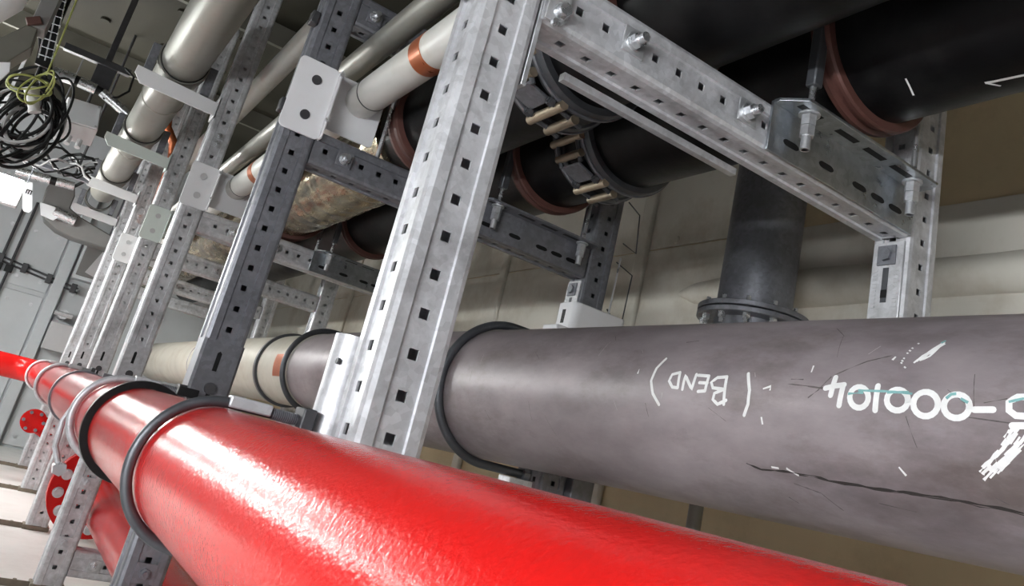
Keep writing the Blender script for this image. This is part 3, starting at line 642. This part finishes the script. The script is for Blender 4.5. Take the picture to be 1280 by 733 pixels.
# hanger clip under the pale clamp
hc = thing('hanger_clip', (0.15, 1.86, -0.2), 'small steel clip hanging below the bright clamp of the red pipe', 'clip')
MB().sweep([(0.158, 1.86, -0.06), (0.146, 1.86, -0.10), (0.150, 1.86, -0.15), (0.172, 1.86, -0.19)], 0.006, 10).build('strap', 'galv', hc)
MB().cyl((0.172, 1.85, -0.19), (0.172, 1.885, -0.19), 0.014, n=6).build('nut', 'zinc', hc)

# ------------------------------------------------------------------ sleeves and U-bolts of the grey and cream pipe
def wall_ubolt(y, cx, cz, pr, bar, label, label2, front):
    xs = 1.262
    t = thing('pipe_clamp', (cx, y, cz - pr), label, 'clamp', 'U-bolt clamps of the grey and cream pipe')
    r = pr + bar + 0.001
    pth = [(xs - 0.002, y, cz + r), (cx + 0.04, y, cz + r)] + arc(cx, cz, r, PI / 2, 3 * PI / 2, 48, y) + [(cx + 0.04, y, cz - r), (xs - 0.002, y, cz - r)]
    MB().sweep(pth, bar, 16).build('bent_bar', 'dark_steel', t)
    for z in (cz + r, cz - r): MB().cyl((xs - 0.03, y, z), (xs - 0.012, y, z), bar * 1.9, n=6).build('nut', 'galv_dark', t)
    s = thing('post_sleeve', (xs, front, 0.07), label2, 'bracket', 'sleeves on the back posts')
    rc = 0.022; y1 = front + 0.083; x1 = 1.452
    prof = [(xs + rc - rc * math.cos(a), front + rc - rc * math.sin(a)) for a in [PI / 2 * i / 6 for i in range(7)]] + [(x1 - rc + rc * math.sin(a), front + rc - rc * math.cos(a)) for a in [PI / 2 * i / 6 for i in range(7)]] + [(x1, y1), (xs, y1)]
    MB().prism(prof, (0, 0, 0.07), (1, 0, 0), (0, 1, 0), (0, 0, 0.437)).build('body', 'white_paint' if front < 2 else 'galv', s, 0.003)
    MB().b2(xs - 0.0008, xs + 0.001, front + 0.045, front + 0.06, 0.445, 0.485).build('slot', 'black', s)
    MB().b2(xs - 0.045, xs - 0.0005, front + 0.004, front + 0.075, 0.400, 0.428).build('pad', 'white_paint' if front < 2 else 'galv', s, 0.004)
    return t
c_ = gcen(1.84)
wall_ubolt(1.842, c_[0], c_[1], GR, 0.0115, 'dark round-bar U-bolt hugging the grey pipe right of the bright post', 'white rounded steel sleeve standing behind the grey pipe', 1.80)
wall_ubolt(3.18, CX_, CZ_, CR + 0.0015, 0.011, 'dark U-bolt around the cream pipe left of the bright post', 'sleeve on the third back post, mostly hidden behind the cream pipe', 3.15)
t = thing('pipe_ring', (CX_, 3.62, CZ_ - CR), 'steel band around the cream pipe next to its copper patch', 'ring')
MB().revolve([(CR + 0.0003, -0.014), (CR + 0.012, -0.014), (CR + 0.012, 0.014), (CR + 0.0003, 0.014)], (CX_, 3.62, CZ_), 72).build('band', 'dark_steel', t)
MB().b2(CX_ + 0.02, CX_ + 0.06, 3.59, 3.65, CZ_ + CR + 0.004, CZ_ + CR + 0.03).build('clasp', 'galv_bright', t, 0.002)
# lower support behind the red pipe: plates on the second back post below the grey pipe
t = thing('support_plate', (1.20, 1.80, -0.25), 'pale steel plate under the end of the grey pipe U-bolt', 'bracket')
MB().b2(1.185, 1.258, 1.815, 1.872, -0.32, 0.005).build('plate', 'galv', t, 0.002)
MB().cyl((1.222, 1.815, -0.02), (1.222, 1.808, -0.02), 0.012, n=12).build('bolt', 'galv_dark', t)

t = thing('support_plate', (1.46, 1.86, -0.4), 'dark plate with a round bolt beside the dark back post under the grey pipe', 'bracket')
MB().b2(1.424, 1.50, 1.862, 1.90, -0.45, 0.05).build('plate', 'galv_dark', t, 0.003)
MB().cyl((1.46, 1.862, -0.055), (1.46, 1.850, -0.055), 0.024, n=18).build('bolt', 'bolt_dark', t)
# ------------------------------------------------------------------ white fixing brackets of the white pipe
def rrect(x0, x1, z0, z1, r, n=4):
    out = []
    for cx, cz, a in ((x1 - r, z1 - r, 0), (x0 + r, z1 - r, PI / 2), (x0 + r, z0 + r, PI), (x1 - r, z0 + r, 3 * PI / 2)):
        out += [(cx + r * math.cos(a + PI / 2 * i / n), cz + r * math.sin(a + PI / 2 * i / n)) for i in range(n + 1)]
    return out
FB_L = ['lilac-white plate with two black bolts on the dark post, holding the white pipe',
        'bright white plate on the third post, holding the white pipe end',
        'pale green plate with two screws on the fourth post',
        'white plate with two screws on the fifth post']
for k in range(1, 5):
    y = FY[k]; x = XF + 0.004; z0, z1 = (0.665, 0.862) if k == 1 else (0.69, 0.87)
    m = 'white_paint' if k != 3 else 'mint_paint'
    t = thing('fixing_bracket', (x, y - 0.004, z0), FB_L[k - 1], 'bracket', 'white fixing brackets on the front posts')
    MB().prism(rrect(x - 0.056, x + 0.050, z0, z1, 0.014), (0, y - 0.0005, 0), (1, 0, 0), (0, 0, 1), (0, -0.006, 0)).build('face_plate', m, t, 0.0015)
    MB().b2(x + 0.0475, x + 0.0535, y - 0.022, y + 0.066, z0 + 0.004, z1 - 0.002).build('side_flange', m, t, 0.002)
    MB().prism(rrect(x + 0.054, 0.606, 0.728, 0.885, 0.012), (0, y + 0.060, 0), (1, 0, 0), (0, 0, 1), (0, 0.007, 0)).build('pipe_plate', m, t, 0.0015)
    for zz in (z0 + 0.05, z1 - 0.05):
        if k == 1: MB().cyl((x - 0.002, y - 0.0065, zz), (x - 0.002, y - 0.0105, zz), 0.0125, n=18).build('bolt', 'bolt_dark', t)
        else: MB().cyl((x - 0.002, y - 0.0065, zz), (x - 0.002, y - 0.0095, zz), 0.013, n=14).build('bolt', 'box_grey', t)
    for zz in (z0 + 0.055, z1 - 0.016): MB().cyl((x + 0.050, y - 0.022, zz), (x + 0.050, y - 0.030, zz), 0.006, n=10).build('screw', 'zinc', t)
    if k == 1:
        for zz in (0.72, 0.97): MB().box((x - 0.055, y + 0.01, zz), (0.02, 0.03, 0.035)).build('clip', 'bolt_dark', t, 0.003)

# ------------------------------------------------------------------ overhead brackets with clamps
OB_L = ['white pointed bracket with the widest grey pipe clamp, top left', 'pale green pointed bracket, second under the overhead grey pipe',
        'white pointed bracket, third under the overhead grey pipe', 'grey-white pointed bracket, lowest of the four at the left']
OC_L = ['grey steel clamp around the overhead pipe on the topmost bracket', 'steel clamp around the overhead pipe on the second bracket', 'steel clamp around the overhead pipe on the third bracket', 'steel clamp around the overhead pipe on the lowest bracket']
for k in range(2, 6):
    y = FY[k] - 0.012; m = ('white_paint', 'mint_paint', 'white_paint', 'box_grey')[k - 2]
    t = thing('pipe_bracket', (0.355, y, 1.07), OB_L[k - 2], 'bracket', 'pointed brackets of the overhead pipe')
    MB().prism([(0.034, 1.138), (0.352, 1.122), (0.352, 1.066), (0.062, 1.072), (0.034, 1.105)], (0, y, 0), (1, 0, 0), (0, 0, 1), (0, 0.006, 0)).build('web', m, t, 0.001)
    MB().prism([(0.034, 1.138), (0.352, 1.122), (0.352, 1.117), (0.034, 1.133)], (0, y + 0.006, 0), (1, 0, 0), (0, 0, 1), (0, 0.085, 0)).build('top_flange', m, t)
    MB().b2(0.349, 0.354, y, y + 0.09, 1.06, 1.15).build('end_plate', m, t, 0.001)
    yc = y + 0.045
    c = thing('pipe_clamp', (OX, yc, OZ - OR), OC_L[k - 2], 'clamp', 'clamps of the overhead grey pipe')
    MB().revolve([(OR + 0.0005, -0.028), (OR + 0.010, -0.028), (OR + 0.010, 0.028), (OR + 0.0005, 0.028)], (OX, yc, OZ), 56).build('band', 'dull_pipe', c, 0.001)
    MB().revolve([(OR + 0.0005, -0.034), (OR + 0.004, -0.034), (OR + 0.004, -0.0285), (OR + 0.0005, -0.0285)], (OX, yc, OZ), 56).build('liner', 'black', c)
    for s in (-1, 1):
        MB().b2(OX + s * 0.112 - 0.016, OX + s * 0.112 + 0.016, yc - 0.02, yc + 0.02, 1.14, 1.26).build('ear', 'galv_dark', c, 0.002)

# ================================================================== left side: cables, boxes, lamp
lamp = thing('fluorescent_lamp', (-0.45, 6.2, 1.0), 'glaring white lamp at the left edge below the black cables', 'lamp')
MB().b2(-0.95, -0.27, 6.22, 6.34, 0.92, 1.10).build('housing', 'box_grey', lamp, 0.008)
MB().b2(-0.94, -0.28, 6.15, 6.22, 0.93, 1.09).build('diffuser', 'tube_far', lamp, 0.012)
MB().b2(-0.60, -0.58, 6.27, 6.29, 1.10, 2.0).build('hanger', 'galv', lamp)
tg = thing('tag_plate', (-0.21, 5.8, 0.84), 'narrow white plate with a black mark beside the glaring lamp', 'sign')
MB().prism([(-0.275, 1.02), (-0.225, 1.035), (-0.165, 0.87), (-0.175, 0.845), (-0.205, 0.845), (-0.218, 0.86)], (0, 5.8, 0), (1, 0, 0), (0, 0, 1), (0, 0.006, 0)).build('plate', 'white_paint', tg)
MB().b2(-0.238, -0.205, 5.798, 5.7995, 0.978, 0.984).b2(-0.238, -0.232, 5.798, 5.7995, 0.955, 0.984).b2(-0.225, -0.219, 5.798, 5.7995, 0.955, 0.984).b2(-0.211, -0.205, 5.798, 5.7995, 0.955, 0.984).build('mark', 'black', tg)
MB().cyl((-0.25, 5.803, 1.02), (-0.25, 5.803, 1.999), 0.004, n=6).build('hanger_wire', 'galv_dark', tg)
# coil of black cables
coil = thing('cable_coil', (-0.27, 4.2, 0.74), 'coil of black cables hanging at the left edge', 'cable')
random.seed(11)
for i in range(20):
    rx, rz = random.uniform(0.06, 0.17), random.uniform(0.10, 0.24); cx, cz = -0.285 + random.uniform(-0.05, 0.04), 0.98 + random.uniform(-0.04, 0.07)
    tl = random.uniform(-0.35, -0.1); yy = 4.2 + random.uniform(-0.05, 0.05)
    pts = []
    for q in range(36):
        a = 2 * PI * q / 36; u, v = rx * math.cos(a), rz * math.sin(a)
        pts.append((cx + u * math.cos(tl) - v * math.sin(tl), yy + 0.03 * math.sin(a + i), cz + u * math.sin(tl) + v * math.cos(tl)))
    MB().sweep(pts, random.uniform(0.005, 0.009), 8, closed=True).build('cable', 'black' if i % 6 else 'box_grey', coil)
for i in range(5):
    x = -0.215 + i * 0.011
    MB().sweep([(x - 0.27, 4.14 + 0.01 * (i % 3), 1.99), (x - 0.20, 4.15, 1.5), (x - 0.09 + 0.01 * (i % 2), 4.2, 1.22), (x + 0.0, 4.22, 1.05), (x - 0.01, 4.2, 0.92), (x - 0.07, 4.2, 0.83), (x - 0.16, 4.2, 0.80)], 0.0085, 8).build('cable', 'black', coil)
lc = thing('loose_cable', (-0.1, 5.2, 1.0), 'tangle of loose dark cables below the junction box', 'cable')
for i in range(9):
    z0 = 1.08 + random.uniform(-0.06, 0.08); pts = []
    for q in range(14):
        u = q / 13; pts.append((-0.36 + 0.42 * u, 5.15 + random.uniform(-0.03, 0.03), z0 + 0.05 * math.sin(u * 7 + i) + random.uniform(-0.012, 0.012)))
    MB().sweep(pts, random.uniform(0.004, 0.009), 7).build('cable', ('black', 'bolt_dark', 'black', 'box_grey')[i % 4], lc)
MB().cyl((-0.02, 5.2, 1.05), (-0.02, 5.2, 1.999), 0.008, n=8).build('hanger', 'bolt_dark', lc)
MB().b2(-0.36, 0.06, 5.18, 5.22, 1.03, 1.05).build('rail', 'galv_dark', lc)
gw = thing('earth_wire', (-0.30, 3.9, 1.0), 'yellow-green wire loops above the black coil', 'wire')
for i, (cx, cz, rx, rz, tl) in enumerate(((-0.32, 1.10, 0.075, 0.03, 0.35), (-0.31, 1.085, 0.085, 0.042, 0.15), (-0.285, 1.09, 0.045, 0.085, -0.45), (-0.275, 1.10, 0.03, 0.09, -0.2))):
    MB().sweep([(cx + rx * math.cos(a) * math.cos(tl) - rz * math.sin(a) * math.sin(tl), 3.9 + 0.02 * math.sin(2 * a + i), cz + rx * math.cos(a) * math.sin(tl) + rz * math.sin(a) * math.cos(tl)) for a in [2 * PI * q / 30 for q in range(30)]], 0.0042, 8, closed=True).build('loop', 'wire_green', gw)
MB().sweep([(-0.27, 3.9, 1.16), (-0.275, 3.9, 1.3), (-0.29, 3.9, 1.6), (-0.30, 3.9, 1.99)], 0.004, 8).build('lead', 'wire_green', gw)
sk = thing('cable_gland', (-0.285, 3.97, 1.0), 'small pale grey gland inside the green wire loops', 'gland')
MB().cyl((-0.305, 3.97, 1.10), (-0.262, 3.97, 1.015), 0.032, 0.022, n=16).cyl((-0.262, 3.97, 1.015), (-0.256, 3.97, 1.003), 0.026, n=12).build('body', 'box_grey', sk)
MB().cyl((-0.305, 3.97, 1.10), (-0.33, 3.97, 1.99), 0.008, n=8).build('cable', 'black', sk)
# junction box on a dark bracket
bxr = Matrix.Rotation(math.radians(-32), 3, 'X') @ Matrix.Rotation(math.radians(-8), 3, 'Y')
jb = thing('junction_box', (-0.1, 4.6, 1.08), 'pale grey junction box under the dark bracket at upper left', 'box')
MB().box((-0.098, 4.6, 1.20), (0.165, 0.13, 0.18), bxr).build('body', 'box_grey', jb, 0.006)
MB().box(V((-0.098, 4.6, 1.20)) + bxr @ V((0, -0.068, 0)), (0.158, 0.008, 0.172), bxr).build('lid', 'white_paint', jb, 0.003)
for sx in (-0.068, 0.068):
    for sz in (-0.075, 0.075): MB().cyl(V((-0.098, 4.6, 1.20)) + bxr @ V((sx, -0.072, sz)), V((-0.098, 4.6, 1.20)) + bxr @ V((sx, -0.075, sz)), 0.006, n=8).build('screw', 'galv', jb)
for i in range(3):
    MB().cyl((-0.16 + i * 0.05, 4.56, 1.10), (-0.16 + i * 0.05, 4.54, 1.055), 0.014, n=10).build('gland', 'box_grey', jb)
MB().cyl((-0.098, 4.64, 1.27), (-0.098, 4.64, 1.999), 0.008, n=8).build('hanger', 'bolt_dark', jb)
db = thing('cable_bracket', (-0.15, 4.44, 1.34), 'dark flat arm with a hanging plate above the junction box', 'bracket')
MB().b2(-0.29, 0.03, 4.42, 4.46, 1.482, 1.515).build('arm', 'bolt_dark', db, 0.002)
MB().b2(-0.125, -0.03, 4.44, 4.455, 1.34, 1.49).build('plate', 'bolt_dark', db, 0.002)
MB().b2(-0.10, -0.07, 4.455, 4.485, 1.49, 1.999).build('hanger', 'bolt_dark', db)
sc = thing('conduit', (-0.27, 4.38, 1.30), 'shiny silver conduit with black couplings left of the junction box', 'conduit')
MB().cyl((-0.285, 4.38, 1.330), (-0.185, 4.38, 1.336), 0.030, n=20).build('sleeve', 'zinc', sc)
MB().cyl((-0.185, 4.38, 1.336), (-0.165, 4.38, 1.336), 0.026, n=20).build('coupling', 'black', sc)
MB().cyl((-0.165, 4.38, 1.336), (-0.085, 4.38, 1.332), 0.028, n=20).build('sleeve', 'zinc', sc)
MB().cyl((-0.085, 4.38, 1.332), (-0.055, 4.38, 1.330), 0.022, n=20).build('coupling', 'black', sc)
MB().cyl((-0.055, 4.38, 1.33), (0.095, 4.38, 1.27), 0.024, n=20).build('sleeve', 'zinc', sc)
MB().sweep([(0.0, 4.36, 1.49), (0.05, 4.35, 1.46), (0.055, 4.35, 1.38), (0.02, 4.36, 1.33), (-0.04, 4.37, 1.30)], 0.006, 8).build('lead', 'black', sc)
# wire mesh tray rising to the ceiling
tr = thing('mesh_tray', (-0.33, 3.9, 1.22), 'narrow steel wire mesh tray rising at the top left', 'cable tray')
for s in (0, 0.026, 0.052): MB().cyl((-0.325 + s, 3.9, 1.22), (-0.455 + s, 3.9, 1.98), 0.003, n=6).build('rail', 'zinc', tr)
for i in range(20):
    z = 1.235 + i * 0.038; x = -0.325 - 0.13 * (z - 1.22) / 0.76
    MB().cyl((x - 0.002, 3.897, z), (x + 0.054, 3.897, z + 0.006), 0.0026, n=6).build('rung', 'zinc', tr)
MB().prism([(-0.33, 1.20), (-0.27, 1.20), (-0.40, 1.99), (-0.46, 1.99)], (0, 3.925, 0), (1, 0, 0), (0, 0, 1), (0, 0.02, 0)).build('cable_bundle', 'black', tr)
# grey trunking and white duct in the top left corner
tk = thing('cable_trunking', (-0.45, 3.4, 0.95), 'grey-green trunking at the top left corner', 'trunking')
MB().prism([(-0.62, 0.78), (-0.58, 0.72), (-0.40, 0.94), (-0.318, 1.09), (-0.325, 1.17), (-0.36, 1.17)], (0, 3.40, 0), (1, 0, 0), (0, 0, 1), (0, 0.12, 0)).build('body', 'olive_beam', tk, 0.004)
MB().b2(-0.355, -0.30, 3.39, 3.5, 1.17, 1.999).build('riser', 'box_dark', tk, 0.003)
MB().box((-0.345, 3.38, 1.185), (0.05, 0.02, 0.03), Matrix.Rotation(-0.6, 3, 'Y')).build('clip', 'rubber_brown', tk, 0.003)
wd = thing('air_duct', (-0.55, 3.66, 1.1), 'bulky white wrapped duct in the top left corner', 'duct')
MB().sweep([(-0.70, 3.75, 1.20), (-0.66, 3.75, 1.22), (-0.60, 3.74, 1.26), (-0.53, 3.73, 1.36), (-0.52, 3.72, 1.6), (-0.52, 3.72, 1.99)], [0.11, 0.11, 0.108, 0.10, 0.10, 0.10], 28).build('wrap', 'white_paint', wd)
wt = tag(MB().prism([(-0.46, 0.93), (-0.385, 0.985), (-0.355, 1.0), (-0.345, 0.965), (-0.40, 0.80), (-0.47, 0.68)], (0, 3.38, 0), (1, 0, 0), (0, 0, 1), (0, 0.01, 0)).build('gusset_plate', 'white_paint', None, 0.001, (-0.4, 3.38, 0.7)), 'white tapered plate under the trunking at the left edge', 'plate')
# duct and cables on the far left
du = thing('air_duct', (0.05, 6.9, 0.95), 'dark grey boxy duct elbow right of the glaring lamp', 'duct')
pts = [(-0.14, 1.30), (-0.17, 1.24), (-0.16, 1.12), (-0.10, 1.0), (0.0, 0.95), (0.12, 0.93), (0.42, 0.93), (0.45, 1.02), (0.12, 1.10), (0.03, 1.14), (0.03, 1.24), (0.0, 1.32)]
MB().prism(pts, (0, 6.9, 0), (1, 0, 0), (0, 0, 1), (0, 0.22, 0)).build('body', 'box_dark', du, 0.01)
MB().cyl((-0.06, 6.87, 1.07), (0.10, 6.87, 1.05), 0.042, n=18).build('coupling', 'zinc', du)
MB().prism([(-0.17, 1.10), (-0.06, 1.10), (-0.02, 1.03), (-0.04, 1.0), (-0.13, 1.01)], (0, 6.84, 0), (1, 0, 0), (0, 0, 1), (0, 0.02, 0)).build('plate', 'white_paint', du, 0.002)
MB().b2(0.36, 0.40, 7.0, 7.04, 1.05, 1.999).build('hanger', 'galv_dark', du)
sv = thing('conduit', (-0.3, 6.6, 1.2), 'silver flexible conduit above the grey duct elbow', 'conduit')
MB().cyl((-0.38, 6.6, 1.215), (-0.16, 6.6, 1.235), 0.034, n=16).build('sleeve', 'zinc', sv)
MB().cyl((-0.16, 6.6, 1.235), (-0.12, 6.6, 1.24), 0.03, n=16).build('coupling', 'black', sv)
MB().cyl((-0.12, 6.6, 1.24), (0.0, 6.6, 1.25), 0.032, n=16).build('sleeve', 'zinc', sv)
MB().sweep([(0.0, 6.6, 1.25), (0.1, 6.5, 1.36), (0.2, 6.4, 1.33), (0.3, 6.3, 1.45), (0.28, 6.3, 1.99)], 0.012, 8).build('lead', 'black', sv)
wc = thing('wall_cable', (-0.6, 7.85, 0.69), 'black cable run with clips on the grey end wall', 'cable')
for dz in (0, 0.035): MB().sweep([(-1.2, 7.86, 0.80 + dz), (-0.3, 7.86, 0.700 + dz), (0.12, 7.86, 0.645 + dz), (0.34, 7.78, 0.61 + dz)], 0.009, 8).build('cable', 'bolt_dark', wc)
for x in (-0.5, -0.29, -0.10, 0.10, 0.30):
    MB().box((x, 7.845 if x < 0.12 else 7.78, 0.70 - 0.13 * (x + 0.3) + 0.017), (0.045, 0.04, 0.08)).build('clip', 'bolt_dark', wc, 0.004)
vb = thing('wall_conduit', (-0.25, 7.83, 0.6), 'pair of thin dark upright conduits on the end wall', 'conduit')
for x in (-0.285, -0.205):
    MB().cyl((x, 7.84, -0.2), (x, 7.84, 1.25), 0.011, n=10).build('tube', 'bolt_dark', vb)
    MB().b2(x - 0.03, x + 0.03, 7.82, 7.86, 0.62, 0.68).build('clip', 'black', vb, 0.004)
gb = thing('switch_box', (0.33, 7.7, 0.72), 'grey open cabinet on the end wall behind the far posts', 'cabinet')
MB().b2(0.25, 0.55, 7.70, 7.88, 0.72, 1.08).build('body', 'wall_grey', gb, 0.006)
MB().b2(0.27, 0.53, 7.69, 7.70, 0.75, 1.05).build('door', 'box_dark', gb, 0.003)
MB().prism([(0.33, 0.79), (0.45, 0.76), (0.52, 0.86), (0.50, 0.98), (0.40, 1.0)], (0, 7.685, 0), (1, 0, 0), (0, 0, 1), (0, 0.004, 0)).build('panel', 'box_grey', gb)
vl = thing('wall_valve', (0.33, 7.6, 0.36), 'small valve box on the end wall above the red elbow', 'valve')
MB().b2(0.24, 0.52, 7.68, 7.88, 0.10, 0.33).build('body', 'box_grey', vl, 0.006)
MB().cyl((0.30, 7.60, 0.40), (0.30, 7.88, 0.40), 0.04, n=16).cyl((0.23, 7.6, 0.40), (0.37, 7.6, 0.40), 0.02, n=10).build('handwheel', 'galv', vl)
# copper pipe bit behind the overhead pipe
cp = tag(MB().sweep([(0.30, 5.1, 1.998), (0.30, 5.1, 1.62), (0.33, 5.1, 1.50), (0.40, 5.1, 1.42), (0.43, 5.1, 1.30), (0.44, 5.1, 1.0)], 0.028, 14).build('copper_pipe', 'copper_tape', None, 0, (0.44, 5.1, 1.0)), 'short coppery pipe elbow beside the overhead grey pipe', 'pipe')
# thin wire loops beside the second back post
wl = thing('wire_loop', (1.48, 1.88, 0.5), 'thin wire loops hanging beside the dark back post', 'wire')
MB().sweep([(1.43, 1.88, 0.89), (1.482, 1.88, 0.865), (1.497, 1.88, 0.742), (1.44, 1.88, 0.755)], 0.0022, 6).build('wire', 'bolt_dark', wl)
MB().sweep([(1.43, 1.88, 0.69), (1.499, 1.88, 0.67), (1.494, 1.88, 0.49), (1.43, 1.88, 0.54)], 0.0022, 6).build('wire', 'bolt_dark', wl)
MB().sweep([(1.427, 1.86, 0.70), (1.424, 1.86, 0.50)], 0.003, 6).build('wire', 'zinc', wl)

# ================================================================== lamps of the walkway (left wall and ceiling)
def wall_lamp(y0, y1, z, m, label):
    t = thing('fluorescent_lamp', (-1.39, (y0 + y1) / 2, z), label, 'lamp', 'long lamps on the left wall')
    MB().b2(-1.395, -1.33, y0, y1, z - 0.09, z + 0.09).build('housing', 'box_grey', t, 0.006)
    MB().b2(-1.33, -1.29, y0 + 0.02, y1 - 0.02, z - 0.032, z + 0.032).build('diffuser', m, t, 0.012)
    return t
wall_lamp(-1.5, 0.3, 0.25, 'tube_near', 'long white lamp on the left wall behind the viewer')
wall_lamp(2.2, 3.8, 0.60, 'tube_mid', 'long white lamp on the left wall beside the third post')
wall_lamp(4.7, 6.0, 0.60, 'tube_side', 'long white lamp on the left wall beside the fifth post')
def ceiling_lamp(x, y0, y1, z, m, label):
    t = thing('fluorescent_lamp', (x, (y0 + y1) / 2, z), label, 'lamp', 'lamps hanging over the walkway')
    MB().b2(x - 0.07, x + 0.07, y0, y1, z + 0.03, z + 0.09).build('housing', 'box_grey', t, 0.006)
    MB().b2(x - 0.025, x + 0.025, y0 + 0.02, y1 - 0.02, z, z + 0.03).build('diffuser', m, t, 0.01)
    for yy in (y0 + 0.15, y1 - 0.15): MB().cyl((x, yy, z + 0.09), (x, yy, 1.999), 0.008, n=8).build('hanger', 'galv', t)
ceiling_lamp(-0.85, 4.0, 5.2, 1.22, 'tube_over', 'lamp hanging over the walkway left of the view')

for o in bpy.data.objects:
    if '_base' in o: del o['_base']
